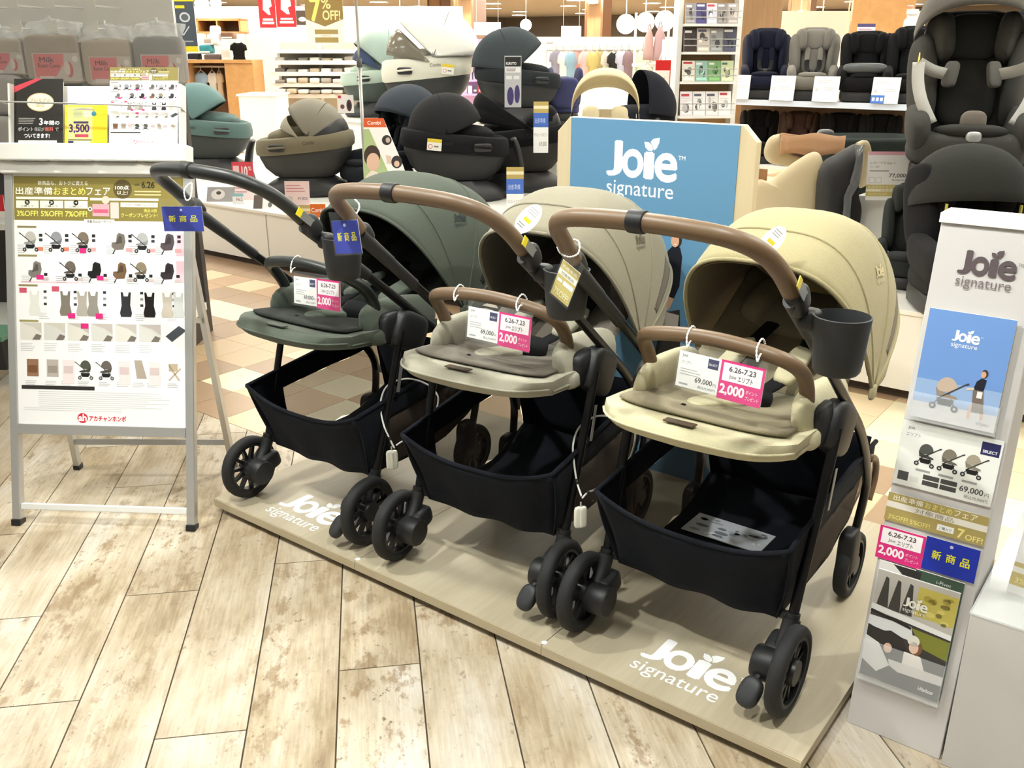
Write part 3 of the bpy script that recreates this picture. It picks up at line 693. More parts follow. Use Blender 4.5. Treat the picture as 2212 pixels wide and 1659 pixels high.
def ad_poster(p, f, hdr=True):
    """the fair's advertising sheet; f maps sheet fractions (x from left, y from top) to the panel"""
    def R(x0, y0, x1, y1, c, l=2):
        a = f(x0, y1); b = f(x1, y0); p.rect(a[0], a[1], b[0] - a[0], b[1] - a[1], c, l)
    def T(s, x0, y0, x1, y1, c, bold=0.0, l=3):
        a = f(x0, y1); b = f(x1, y0); p.text(s, a[0], a[1], b[1] - a[1], c, w=b[0] - a[0], bold=bold, l=l)
    R(0, 0, 1, 1, (246, 244, 244), 1)
    G1 = (140, 126, 62); Y = (232, 226, 110); WH = (246, 242, 226)
    R(0, 0, 1, .174, G1, 1.5)
    T('新商品も、おトクに買える', .145, .017, .44, .034, WH, .01)
    T('出産準備', .012, .043, .23, .072, WH, .015); T('おまとめ', .238, .043, .425, .072, Y, .015); T('フェア', .432, .043, .572, .072, WH, .015)
    c = f(.645, .047); p.ell(c[0], c[1], .031, .031, (92, 80, 44), 3, 28); T('100点', .602, .033, .682, .05, WH, .02, 4); T('以上!', .613, .054, .675, .069, WH, .01, 4)
    T('6.26', .758, .018, .832, .042, (52, 46, 30), .03); R(.715, .026, .745, .033, (96, 86, 50), 3)
    for yy in (.053, .066): R(.715, yy, .87, yy + .006, (206, 196, 140), 3)
    R(.012, .081, .44, .091, WH); R(.452, .083, .855, .093, WH)
    for k, (a, b) in enumerate(((.012, .147), (.155, .293), (.3, .438))):
        R(a, .096, b, .126, WH); q = f((a + b) / 2, .103); p.ell(q[0], q[1], .0085, .0085, BLACK, 4, 16); T('234'[k], (a + b) / 2 - .007, .099, (a + b) / 2 + .007, .107, WH, .02, 5)
        T('ご購入で', a + .03, .114, b - .03, .122, (110, 100, 80), 0, 3)
        T(('3%OFF!', '5%OFF!', '7%OFF!')[k], a + .005, .137, b - .005, .158, Y, .03)
    q = f(.452, .127); p.ell(q[0], q[1], .0075, .0075, WH, 3, 16); T('+', .446, .123, .458, .131, BLACK, .05, 4)
    R(.466, .107, .565, .156, (230, 170, 178), 3); R(.47, .128, .56, .142, (214, 96, 124), 4); R(.572, .1, .622, .164, (224, 206, 196), 4)
    q = f(.545, .091); p.ell(q[0], q[1], .013, .013, (238, 206, 186), 5, 18)
    R(.632, .1, .85, .118, WH); T('スタンプ4個でもらえる', .66, .105, .83, .114, (110, 100, 80))
    T('クーポンプレゼント!', .634, .142, .848, .158, Y, .015); T('商品10倍', .77, .124, .845, .138, Y, .01)
    R(.415, .168, .595, .185, (250, 248, 240)); T('掲載商品は一例です', .432, .171, .578, .182, (80, 74, 60))
    for yy in (.197, .312, .432): R(.016, yy, .13, yy + .008, (150, 136, 92))
    R(.016, .5755, .13, .584, (160, 152, 96))
    r1 = [('s', .09, (196, 190, 182)), ('s', .245, (150, 152, 158)), ('s', .405, (126, 112, 98)), ('c', .62, (120, 112, 104)), ('s', .755, (176, 176, 176)), ('c', .908, (84, 74, 78))]
    for kind, x, c in r1:
        q = f(x, .300); s = .072
        (pic_stroller if kind == 's' else pic_seat)(p, q[0], q[1], s, c, l=3)
        a = f(x - .075, .275); grey_lines(p, a[0], a[1], .03, 5, .0062)
        R(x + .055, .228, x + .075, .240, (40, 40, 42), 3); R(x + .055, .247, x + .075, .258, (54, 54, 58), 3); R(x + .04, .281, x + .078, .296, (222, 130, 104) if x < .3 else (236, 164, 164), 3)
    R(.385, .284, .425, .303, PINK, 6); R(.955, .22, 1, .31, (244, 196, 208)); R(.955, .33, 1, .415, (244, 196, 208))
    r2 = [('c', .12, (130, 122, 116)), ('s', .325, (110, 100, 90)), ('c', .475, (22, 22, 24)), ('c', .625, (120, 92, 66)), ('s', .745, (150, 136, 112)), ('c', .905, (50, 42, 48))]
    for kind, x, c in r2:
        q = f(x, .415); s = .070
        (pic_stroller if kind == 's' else pic_seat)(p, q[0], q[1], s, c, l=3)
        a = f(x - .085, .4); grey_lines(p, a[0], a[1], .04, 4, .0062); R(x + .05, .385, x + .07, .397, (34, 34, 36), 3); R(x + .04, .403, x + .078, .415, (206, 190, 190), 3)
    R(.125, .393, .168, .411, PINK, 6); R(.485, .393, .525, .411, PINK, 6); R(.03, .419, .38, .425, (244, 206, 214), 2)
    r3 = [(.11, (226, 224, 216)), (.295, (128, 120, 108)), (.395, (178, 170, 160)), (.46, (150, 144, 134)), (.655, (46, 46, 52)), (.795, (22, 16, 16)), (.9, (196, 186, 172)), (.965, (200, 202, 200))]
    for x, c in r3:
        q = f(x, .562); pic_carrier(p, q[0], q[1], .085, c, 3)
    for x in (.165, .345, .52, .74, .93):
        R(x, .455, x + .018, .465, (40, 40, 42)); R(x, .48, x + .018, .49, (150, 148, 146)); R(x, .505, x + .018, .515, (54, 54, 56))
        a = f(x - .03, .548); grey_lines(p, a[0], a[1], .035, 4, .006)
    R(.02, .446, .064, .466, (206, 84, 108), 3); R(.215, .438, .258, .459, (206, 84, 108), 3); R(.31, .545, .352, .566, PINK, 6); R(.475, .545, .517, .566, PINK, 6)
    for k in range(6):
        x = .02 + k * .142; g = (206, 200, 188) if k in (0, 1) else (196, 186, 180)
        R(x, .586, x + .128, .656, (222, 218, 208) if k % 2 == 0 else (214, 212, 206)); a = f(x, .656); b = f(x + .128, .586)
        w = b[0] - a[0]; h = b[1] - a[1]
        p.poly([(a[0], a[1] + h), (a[0] + w, a[1] + h), (a[0] + w, a[1] + h * .4), (a[0] + w * .6, a[1] + h * .75), (a[0] + w * .3, a[1] + h * .85)], g, 3)
        p.poly([(a[0] + w * .55, a[1]), (a[0] + w * .75, a[1] + h * .35), (a[0] + w, a[1] + h * .25), (a[0] + w * .9, a[1])], (120, 110, 104), 3)
        q = f(x, .672); grey_lines(p, q[0], q[1], .05, 5, .0058, (190, 190, 190))
    R(.385, .586, .43, .607, PINK, 5)
    q = f(.94, .632); p.poly([(q[0] - .03, q[1]), (q[0] + .015, q[1] + .035), (q[0] + .04, q[1] + .02), (q[0] - .008, q[1] - .018)], (70, 74, 80), 3)
    b5 = [(.09, (150, 110, 84)), (.21, (186, 176, 166)), (.305, (244, 224, 224)), (.405, (78, 84, 72)), (.53, (104, 96, 92)), (.64, (244, 224, 224)), (.735, (178, 164, 150)), (.82, (244, 226, 226)), (.94, (196, 178, 150))]
    for k, (x, c) in enumerate(b5):
        if k in (3, 4): q = f(x, .815); pic_stroller(p, q[0], q[1], .07, c, (90, 90, 90), 3)
        elif k == 6: q = f(x, .805); p.poly([(q[0] - .02, q[1] + .06), (q[0] + .005, q[1] + .06), (q[0] + .022, q[1]), (q[0] - .012, q[1])], c, 3)
        elif k == 8:
            q = f(x, .81); p.line((q[0] - .02, q[1] + .05), (q[0] + .015, q[1]), .006, c, 3); p.line((q[0] + .02, q[1] + .04), (q[0] - .02, q[1]), .005, c, 3); p.rect(q[0] - .02, q[1] + .03, .03, .025, c, 3)
        else: R(x - .035, .735, x + .035, .805 if k < 2 else .832, c, 3); R(x - .028, .76, x + .028, .79, tuple(max(0, v - 30) for v in c), 4)
        q = f(x - .045, .825); grey_lines(p, q[0], q[1], .04, 3, .0058)
    R(.02, .842, .46, .858, (46, 42, 40))
    for i in range(10): R(.12 if i < 8 else .03, .866 + i * .0085, random.uniform(.75, .985) if i < 8 else .62, .868 + i * .0085, (206, 206, 206))
    q = f(.385, .972); p.ell(q[0], q[1], .018, .0165, (214, 34, 60), 3, 24); T('ah', .362, .957, .408, .984, (250, 248, 248), .04, 4); T('アカチャンホンポ', .425, .961, .645, .984, (214, 34, 60), .03)
# ---------------------------------------------------------------- A-frame advertising stand
AP = Vector((-3.0, 1.19, 0)); AT = Vector((.834, .552, 0)).normalized(); AN = Vector((-AT.y, AT.x, 0)); AUP = AN * .275 + Vector((0, 0, 1))
AM = frame(AP, AT, AUP)
af = thing('advertising_stand', 'silver A-frame advertising stand holding a large sale poster', 'sign stand', M=AM)
for x in (0, .6):
    MB().box(x - .014, x + .014, .02, 1.165, -.03, 0).build('post', M_ALU, af, bevel=.003)
    MB().box(x - .016, x + .016, 0, .022, -.034, .004).build('foot', M_BLACKP, af, bevel=.003)
MB().box(.014, .586, .055, .075, -.022, -.006).build('stretcher', M_TRIMW, af, bevel=.002)
MB().box(.014, .586, .312, .346, -.03, .002).build('poster_rail', M_ALU, af, bevel=.002)
MB().box(.014, .586, .34, 1.165, -.02, -.006).build('backing_panel', mat('panel_white', (240, 240, 238), .4), af)
pp = Ink(); ad_poster(pp, lambda x, y: (.016 + .568 * x, 1.158 - .812 * y)); pp.build(af, 'poster_print', -.006)
# rear support: two legs and a cross bar
AI = AM.inverted()
rl = [AI @ Vector(q) for q in ((-3.265, 1.556, 0), (-2.794, 1.915, 0))]
for k, x in ((0, .03), (1, .57)):
    a = Vector((x, 1.04, -.03)); b = rl[k]
    MB().bar(a, b, .026, .02, (1, 0, 0)).build('rear_leg', M_ALU, af)
    d = (b - a).normalized(); MB().bar(b - d * .02, b, .03, .024, (1, 0, 0)).build('foot', M_BLACKP, af)
    MB().bar(Vector((x, .70, -.03)), a * .62 + b * .38, .018, .006, (1, 0, 0)).build('hinge', M_ALU, af)
q0 = rl[0] * .88 + Vector((.03, 1.04, -.03)) * .12; q1 = rl[1] * .88 + Vector((.57, 1.04, -.03)) * .12
MB().bar(q0, q1, .02, .02, (0, 1, 0)).build('stretcher', M_ALU, af)
# brochure tray on the top of the stand
MB().box(-.02, .612, 1.165, 1.205, -.03, .012).box(-.028, .606, 1.205, 1.26, -.04, .03).build('header_rail', M_WHITE, af, bevel=.004)
MB().box(.012, .585, 1.26, 1.452, -.035, -.028).box(.012, .02, 1.26, 1.452, -.028, .01).box(.577, .585, 1.26, 1.452, -.028, .01).build('tray_back', M_WHITE, af, bevel=.002)
MB().tube([(.015, 1.385, -.03), (-.004, 1.388, .026), (.003, 1.388, .034), (.58, 1.375, .034), (.592, 1.374, .026), (.583, 1.37, -.03)], .0028, 8).build('retaining_wire', M_ALU, af, True)
for k in range(4): MB().box(.03 + k * .145, .155 + k * .145, 1.2035, 1.2065, .0115, .0305).build('slot', mat('slot_grey', (150, 150, 146), .6), af)
def sheet_thing(name, label, M, w, h, th, ink, cat='leaflet', group=None, m=None, bend=0):
    t = thing(name, label, cat, M=M, group=group)
    MB().box(0, w, 0, h, -th, 0).build('paper', m or mat('paper_white', (246, 245, 243), .5), t)
    if ink: ink.build(t, 'print')
    return t
L1 = Ink(); L1.rect(0, 0, .165, .21, (38, 34, 30)); L1.poly([(0, .165), (0, .185), (.07, .21), (.095, .21)], (214, 70, 84), 2)
L1.ell(.088, .135, .046, .03, (214, 190, 140), 2, 28); L1.ell(.088, .135, .043, .027, (246, 238, 214), 3, 28); L1.text('プレミアム', .088, .136, .011, (196, 160, 96), w=.07, al='C', l=4, bold=.02); L1.text('保証', .088, .118, .014, (196, 170, 110), w=.03, al='C', l=4)
L1.text('3', .085, .062, .021, WHITE, l=2, bold=.03); L1.text('年間の', .1, .062, .014, WHITE, w=.052, l=2, bold=.03); grey_lines(L1, .015, .082, .06, 4, .0058, (200, 196, 190))
L1.text('ポイント', .014, .042, .013, WHITE, w=.05, l=2, bold=.03); L1.text('無料', .104, .042, .013, (240, 120, 110), w=.028, l=2, bold=.03); L1.text('で', .138, .042, .011, WHITE, l=2); L1.text('保証が', .068, .042, .012, WHITE, w=.034, l=2)
L1.text('ついてきます!', .034, .02, .014, WHITE, w=.085, l=2, bold=.03); L1.rect(.014, 0, .13, .012, (226, 222, 216), 2)
sheet_thing('leaflet', 'black leaflet with cream oval badge in the stand tray', AM @ Matrix.Translation((.02, 1.262, -.008)) @ Matrix.Rotation(-.04, 4, 'X'), .165, .18 + .02, .003, L1)
L2 = Ink(); L2.rect(0, 0, .142, .125, (246, 214, 40)); L2.rect(.008, .006, .085, .114, (238, 230, 140), 2); L2.rect(.03, .085, .03, .022, (196, 200, 150), 3); L2.rect(.065, .088, .026, .018, (222, 222, 200), 3); L2.ell(.098, .098, .008, .008, (60, 140, 160), 3, 16)
L2.poly([(.015, .108), (.06, .116), (.1, .112), (.1, .108), (.06, .11)], (170, 166, 150), 3); L2.text('3,500', .016, .035, .028, (84, 40, 110), w=.066, bold=.035, l=4); L2.rect(.03, .066, .05, .007, (60, 40, 90), 3); L2.rect(.035, .022, .045, .01, (190, 60, 90), 3); L2.rect(.012, .012, .08, .003, BLACK, 3); L2.rect(.012, .002, .018, .008, NAVY, 3); L2.rect(.034, .002, .05, .008, (230, 230, 225), 3)
sheet_thing('leaflet', 'yellow leaflet with large purple number in the stand tray', AM @ Matrix.Translation((.192, 1.262, -.004)) @ Matrix.Rotation(-.04, 4, 'X'), .142, .125, .003, L2)
L3 = Ink(); L3m = AM @ Matrix.Translation((.345, 1.262, .004)) @ Matrix.Rotation(-.05, 4, 'X')
sub = Ink(); ad_poster(sub, lambda x, y: (.016 + .568 * x, 1.158 - .812 * y))
k3 = .226 / .568; kv = .245 / .812
for v in sub.v: L3.v.append(((v[0] - .016) * k3, (v[1] - .346) * kv, v[2] * .6))
L3.f = sub.f; L3.c = sub.c
sheet_thing('leaflet', 'white sale sheet full of small product pictures in the stand tray', L3m, .226, .245, .002, L3)
# ---------------------------------------------------------------- leaning brochure stand on the right
M_STAND = mat('stand_grey_board', (206, 202, 200), .55, bump=.02, scale=500)
SP = Vector((-.458, 1.912, 0)); sl = .165 / 1.18
bs = thing('brochure_stand', 'leaning light grey brochure stand with grey logo lettering at the right end', 'brochure stand', SP)
pr_ = [(0, 0), (.165, 1.165), (.24, 1.165), (.27, 0)]
MB().prism(pr_, 0, .208).xf(Matrix(((0, 0, 1, 0), (1, 0, 0, 0), (0, 1, 0, 0), (0, 0, 0, 1)))).build('body', M_STAND, bs, bevel=.002)
MB().prism([(.158, 1.165), (.161, 1.185), (.245, 1.185), (.245, 1.165)], -.003, .211).xf(Matrix(((0, 0, 1, 0), (1, 0, 0, 0), (0, 1, 0, 0), (0, 0, 0, 1)))).build('top_cap', mat('stand_top', (238, 236, 234), .4), bs, bevel=.001)
SM = frame(SP + Vector((0, -.001, 0)), (1, 0, 0), (0, sl, 1))
SL = Matrix.Translation(-SP) @ SM
k1 = math.sqrt(1 + sl * sl)
ik = Ink(); logo(ik, .05, 1.068 * k1, .108, (92, 80, 84), thin=(120, 110, 112)); o = ik.build(bs, 'logo_print'); o.matrix_local = SL
def onstand(x, z, out=0.0): return SM @ Matrix.Translation((x, z * k1, out))
# catalogue with blue sky cover in an acrylic pocket
C1 = Ink(); w, h = .166, .236
C1.rect(0, .036, w, h - .036, (112, 152, 214)); C1.rect(0, .036, w, .05, (150, 178, 218), 2); C1.rect(0, 0, w, .037, (214, 212, 214), 1)
logo(C1, .054, .176, .052, WHITE, l=3)
pic_stroller(C1, .064, .026, .078, (196, 176, 158), (60, 62, 72), 4, -1)
C1.ell(.128, .118, .0065, .009, (70, 52, 42), 4); C1.ell(.126, .116, .005, .007, SK, 5); C1.poly([(.116, .1), (.124, .108), (.134, .106), (.132, .082), (.112, .082)], (26, 28, 44), 4); C1.line((.114, .084), (.1, .08), .005, (214, 196, 180), 5)
C1.poly([(.112, .082), (.132, .082), (.14, .035), (.117, .035)], (118, 106, 96), 4); C1.rect(.121, .066, .01, .014, (238, 234, 232), 5); C1.line((.114, .05), (.112, .02), .005, SK, 4); C1.line((.134, .05), (.138, .022), .005, SK, 4)
C1.text('elipto', .13, .008, .01, (150, 146, 150), w=.024, l=3)
sheet_thing('catalogue', 'product catalogue with a blue sky cover in the upper pocket', onstand(.014, .756, .014), w, h, .006, C1, 'catalogue')
def pocket(x, z, w, h, parent):
    p = MB().box(0, w, 0, h, .022, .0235).box(0, w, -.0015, 0, 0, .0235).box(0, .0015, 0, h, 0, .022).box(w - .0015, w, 0, h, 0, .022).build('acrylic_pocket', M_CLEAR, parent)
    p.matrix_local = Matrix.Translation(-SP) @ onstand(x, z)
pocket(.01, .752, .174, .06, bs); pocket(.008, .132, .178, .10, bs)
# price card
PC = Ink(); PC.rect(0, 0, .2, .145, (238, 238, 234)); PC.rect(.16, .108, .036, .028, NAVY, 2); PC.text('SELECT', .178, .113, .006, WHITE, w=.028, al='C', bold=.02, l=3); PC.text('Joie', .012, .127, .008, (150, 150, 150), bold=.03, l=2); PC.text('エリプト', .01, .113, .008, (120, 118, 118), w=.03, l=2)
for i, c in enumerate(((84, 86, 82), (130, 122, 108), (168, 158, 140))): pic_stroller(PC, .058 + i * .047, .052, .056, c, (46, 46, 48), 3, -1); PC.rect(.042 + i * .047, .04, .03, .005, (160, 160, 160), 2)
PC.rect(.008, .012, .022, .02, (80, 80, 80), 2); PC.rect(.034, .013, .018, .012, (226, 224, 220), 2)
for a in (0, 1):
    for b in (0, 1): PC.rect(.06 + a * .036, .012 + b * .013, .033, .0105, (74, 72, 72), 2)
PC.text('69,000', .135, .018, .014, (84, 82, 82), w=.046, bold=.02, l=2); PC.text('円', .184, .018, .009, (110, 108, 108), l=2); PC.text('税込75,900円', .146, .006, .008, (110, 108, 108), w=.046, l=2)
sheet_thing('price_card', 'white price card with three small strollers on the brochure stand', onstand(.002, .598, .0022), .2, .145, .0015, PC, 'price card')
GC = Ink(); GC.rect(0, 0, .206, .066, (176, 158, 96)); GC.text('出産準備', .012, .05, .013, (246, 240, 222), w=.062, l=2, bold=.01); GC.text('おまとめ', .078, .05, .013, (232, 220, 130), w=.056, l=2, bold=.01); GC.text('フェア', .138, .05, .013, (246, 240, 222), w=.046, l=2, bold=.01)
GC.rect(0, .032, .206, .014, (236, 230, 220), 2); GC.text('対象商品', .06, .0335, .011, (150, 140, 120), w=.08, l=3); GC.text('3%OFF! 5%OFF!', .008, .006, .01, (232, 220, 130), w=.088, l=2, bold=.01); GC.rect(.11, .009, .034, .014, WHITE, 2); GC.text('ご購入で', .114, .012, .007, (90, 84, 70), w=.026, l=3); GC.text('7', .152, .005, .02, (240, 226, 140), bold=.03, l=2); GC.text('OFF!', .168, .005, .012, (240, 226, 140), w=.034, bold=.02, l=2)
sheet_thing('sale_strip', 'gold sale strip below the price card on the brochure stand', onstand(-.001, .511, .0022), .206, .066, .0012, GC, 'sale strip')
def point_ink(p, x, y, w, h):
    p.rect(x, y, w, h, PINK, 1); p.rect(x + .06 * w, y + .48 * h, .88 * w, .46 * h, (250, 244, 248), 2)
    p.text('6.26▶7.23'.replace('▶', '-'), x + .2 * w, y + .74 * h, .13 * h, (70, 60, 66), w=.6 * w, bold=.02, l=3); p.text('Joie', x + .22 * w, y + .54 * h, .12 * h, (150, 146, 150), w=.16 * w, bold=.02, l=3); p.text('エリプト', x + .42 * w, y + .53 * h, .14 * h, (70, 60, 66), w=.34 * w, l=3, bold=.01)
    p.text('2,000', x + .05 * w, y + .12 * h, .27 * h, (252, 240, 246), w=.55 * w, bold=.035, l=2); p.text('ポイント', x + .64 * w, y + .27 * h, .1 * h, (252, 236, 244), w=.26 * w, l=2); p.text('プレゼント', x + .64 * w, y + .12 * h, .1 * h, (252, 236, 244), w=.3 * w, l=2)
def new_ink(p, x, y, w, h):
    p.rect(x, y, w, h, BLUE, 1); p.ell(x + .48 * w, y + .86 * h, .05 * h, .05 * h, (196, 206, 236), 2, 12)
    for i, ch in enumerate('新商品'): p.text(ch, x + (.15 + .27 * i) * w, y + .38 * h, .26 * h, (238, 232, 40), w=.17 * w, bold=.02, l=2)
K1 = Ink(); point_ink(K1, 0, 0, .098, .078); sheet_thing('point_card', 'pink 2,000 point card on the brochure stand', onstand(-.005, .42, .0022), .098, .078, .0012, K1, 'card')
K2 = Ink(); new_ink(K2, 0, 0, .108, .076); sheet_thing('new_product_card', 'blue new-product card on the brochure stand', onstand(.094, .426, .003), .108, .076, .0012, K2, 'card')
# lower catalogue: mother and baby in a car
C2 = Ink(); w, h = .172, .262
C2.rect(0, 0, w, h, (60, 56, 54)); C2.rect(0, .16, w, h - .16, (196, 192, 186), 2)
for i in range(3): C2.poly([(.008 + i * .026, .175), (.034 + i * .026, .175), (.026 + i * .026, .235 + .012), (.019 + i * .026, .25)], (66, 64, 62), 3)
C2.rect(.09, .18, .082, .07, (204, 190, 96), 3)
for i in range(16): C2.ell(random.uniform(.1, .165), random.uniform(.176, .24), random.uniform(.005, .011), random.uniform(.004, .008), random.choice([(176, 160, 66), (222, 208, 120), (132, 122, 58)]), 4, 9)
C2.poly([(0, .165), (w, .15), (w, .162), (0, .18)], (236, 236, 236), 5); C2.poly([(.09, .15), (w, .145), (w, .1), (.12, .11)], (128, 130, 50), 3); C2.poly([(0, .15), (.09, .152), (.1, .118), (0, .125)], (222, 224, 226), 3); C2.line((0, .163), (.09, .148), .006, (34, 32, 32), 6)
C2.poly([(0, .128), (.03, .12), (.05, .128), (.075, .12), (.088, .095), (.09, .05), (.04, .05), (.0, .09)], (44, 40, 40), 6)
C2.ell(.05, .085, .009, .012, (226, 188, 166), 7); C2.ell(.1, .122, .013, .013, (226, 222, 214), 8); C2.ell(.108, .107, .013, .018, (120, 84, 58), 7); C2.ell(.103, .106, .01, .014, (232, 196, 176), 8); C2.poly([(.085, .09), (.12, .09), (.135, .055), (.085, .055)], (238, 230, 224), 7)
C2.poly([(0, .1), (.03, .09), (.06, .045), (.035, .02), (0, .04)], (224, 222, 220), 7); C2.poly([(.055, .06), (w, .062), (w, .04), (.08, .036), (.06, .045)], (216, 212, 208), 8); C2.poly([(.035, .02), (.06, .036), (w, .038), (w, 0), (.05, 0)], (42, 40, 38), 7)
logo(C2, .065, .196, .05, (250, 248, 240), l=9, tm=False); C2.text('i-Harbour', .128, .013, .009, WHITE, w=.032, bold=.02, l=9)
sheet_thing('catalogue', 'catalogue with mother and baby in a car, lower pocket', onstand(.011, .14, .014), w, h, .006, C2, 'catalogue')
C3 = Ink(); C3.rect(0, 0, .1, .284, (58, 82, 66)); C3.text('i-Pivot', .045, .265, .008, (220, 226, 220), w=.03, l=2); C3.text('i-Pivot', .035, .249, .008, (220, 226, 220), w=.03, l=2)
sheet_thing('catalogue', 'dark green catalogue peeking out behind the lower catalogue', onstand(.086, .14, .0065), .1, .284, .004, C3, 'catalogue')
C4 = Ink(); C4.rect(0, 0, .09, .28, (232, 230, 228)); C4.poly([(.03, .28), (.06, .255), (.09, .255), (.09, .28)], (40, 38, 38), 2)
sheet_thing('catalogue', 'white leaflet peeking out behind the lower catalogue', onstand(.008, .14, .0065), .09, .28, .004, C4, 'leaflet')
# low grey box with a glossy top beside the stand
BX = thing('display_box', 'low light grey display box with a clear top panel, at the right edge', 'display box', (-.243, 1.9, 0))
MB().box(0, .62, 0, .62, 0, .392).build('body', M_STAND, BX, bevel=.002)
MB().box(-.002, .622, -.002, .622, .3925, .3975).build('clear_panel', mat('clear_sheet', (214, 218, 216), .08, alpha=.35, spec=.6), BX, bevel=.001)
BP = Ink(); BP.rect(0, 0, .2, .15, (240, 238, 234)); BP.rect(0, .018, .2, .05, (206, 188, 132), 2); BP.rect(0, .046, .2, .012, (240, 236, 226), 3); BP.rect(.02, .09, .05, .045, (150, 150, 150), 2); BP.rect(.024, .094, .042, .037, (238, 238, 238), 3); BP.text('3%OFF! 5%OFF! 7%OFF!', .01, .024, .012, (240, 228, 150), w=.18, l=3)
sheet_thing('price_card', 'standing price card on the low grey display box', frame(Vector((-.20, 2.03, .399)), (1, -.1, 0), (0, .35, 1)), .2, .15, .002, BP, 'price card')
# ================================================================ tags hung on the strollers
M_BEAD = mat('bead_tie', (240, 238, 234), .4)
M_SLEEVE = mat('clear_sleeve', (236, 240, 242), .12, alpha=.035, spec=.4)
def dep(p): return (Vector(p) - CAM).dot(FW)
def bead_tie(parent, pts, M, closed=True):
    I = M.inverted(); P, R_ = crom([I @ Vector(p) for p in pts], [1] * len(pts), 7, closed)
    MB().tube(P, [.0026 if i % 2 else .0013 for i in range(len(P))], 7, closed=closed).build('bead_tie', M_BEAD, parent, True)
def price_tag(k, label, x0, z1, tilt):
    w, h = .205, .082
    M = frame(loc_world(k, (x0, .02, z1)), (1, 0, -tilt), (0, .12, 1)) @ Matrix.Translation((0, -h, 0))
    t = thing('price_tag', label, 'price tag', M=M)
    MB().box(0, w, 0, h, -.0012, 0).build('card', mat('paper_white', (246, 245, 243), .5), t)
    p = Ink(); p.rect(0, 0, w * .5, h, (244, 244, 242)); p.text('Joie', .008, h - .013, .008, (150, 150, 150), bold=.02, l=2); p.text('エリプト', .008, h - .027, .007, (120, 120, 120), w=.024, l=2); p.rect(.072, h - .026, .025, .022, NAVY, 2); p.text('SELECT', .0845, h - .019, .005, WHITE, w=.02, al='C', l=3)
    grey_lines(p, .008, h - .04, .05, 3, .006); p.text('69,000', .046, .016, .013, (90, 88, 88), w=.042, bold=.02, l=2); p.text('円', .09, .016, .008, (110, 108, 108), l=2); p.text('税込75,900円', .055, .005, .007, (120, 118, 118), w=.042, l=2); p.rect(.008, .006, .022, .004, (170, 170, 170), 2)
    point_ink(p, w * .5, -.004, w * .5, h + .006); p.build(t, 'print')
    MB().box(-.003, w + .003, h, h + .016, -.0011, -.0003).box(-.003, w + .003, -.006, h, .003, .0034).build('sleeve', M_SLEEVE, t)
    for a in ((-.075 if k != 3 else -.045), .12):
        c = loc_world(k, (a if k != 1 else a + .06, .054, .842)); q = loc_world(k, (a + .008 if k != 1 else a + .066, .02, z1 + .008))
        if k == 1 and a > 0: continue
        bead_tie(t, [c + Vector((0, .02, .008)), c + Vector((0, 0, .021)), c + Vector((0, -.022, .004)), q, q + Vector((0, .012, .012)), c + Vector((0, .022, -.012))], M)
    return t
price_tag(3, 'white and pink price tag hung on the beige stroller bumper bar', -.054, .814, .03)
price_tag(2, 'white and pink price tag hung on the greige stroller bumper bar', -.022, .82, .0)
price_tag(1, 'white and pink price tag hung on the dark green stroller bumper bar', .003, .81, -.05)
def handle_tag(k, label, px, w, h, turn, roll, fn, ring, depth_off=0):
    d = dep(loc_world(k, (-.235, -.19, 1.05))) + depth_off
    c = at(px[0], px[1], d)
    rz = YAW + turn; M = frame(c, (math.cos(rz), math.sin(rz), roll), (0, 0, 1)) @ Matrix.Translation((-w / 2, -h / 2, 0))
    t = thing('hang_tag', label, 'hang tag', M=M)
    MB().box(0, w, 0, h, -.0012, 0).build('card', mat('paper_white', (246, 245, 243), .5), t)
    p = Ink(); fn(p, w, h); p.build(t, 'print')
    MB().box(-.003, w + .003, -.004, h + .022, .001, .0016).build('sleeve', M_SLEEVE, t)
    bead_tie(t, [at(q[0], q[1], d + q[2]) for q in ring], M)
handle_tag(1, 'blue and yellow tag on the black handle of the dark green stroller', (395, 473), .116, .072, 0, .0, lambda p, w, h: new_ink(p, 0, 0, w, h), [(402, 432, -.01), (398, 410, .0), (414, 395, .03), (412, 425, .02)])
handle_tag(2, 'blue and yellow tag on the brown handle of the greige stroller', (749, 512), .074, .082, -.35, .10, lambda p, w, h: new_ink(p, 0, 0, w, h), [(740, 455, -.01), (728, 438, .0), (748, 422, .03), (775, 440, .02), (768, 462, 0)])
def gold_ink(p, w, h):
    p.rect(0, 0, w, h, (206, 190, 110)); p.rect(0, h * .62, w, h * .16, (244, 240, 228), 2); p.text('対象商品', w * .15, h * .65, h * .09, (150, 140, 120), w=w * .7, l=3); p.text('出産準備', w * .1, h * .83, h * .09, WHITE, w=w * .8, l=2)
    p.rect(w * .4, h * .42, w * .55, h * .12, WHITE, 2); p.text('7%OFF!', w * .1, h * .08, h * .17, (246, 240, 190), w=w * .8, bold=.02, l=2); p.rect(w * .08, h * .44, w * .26, h * .08, WHITE, 2)
handle_tag(3, 'gold sale tag on the brown handle of the beige stroller', (1221, 612), .055, .085, -.8, -.45, gold_ink, [(1212, 548, -.01), (1204, 530, 0), (1216, 520, .03), (1248, 520, .03), (1250, 545, .0), (1232, 555, -.01)])
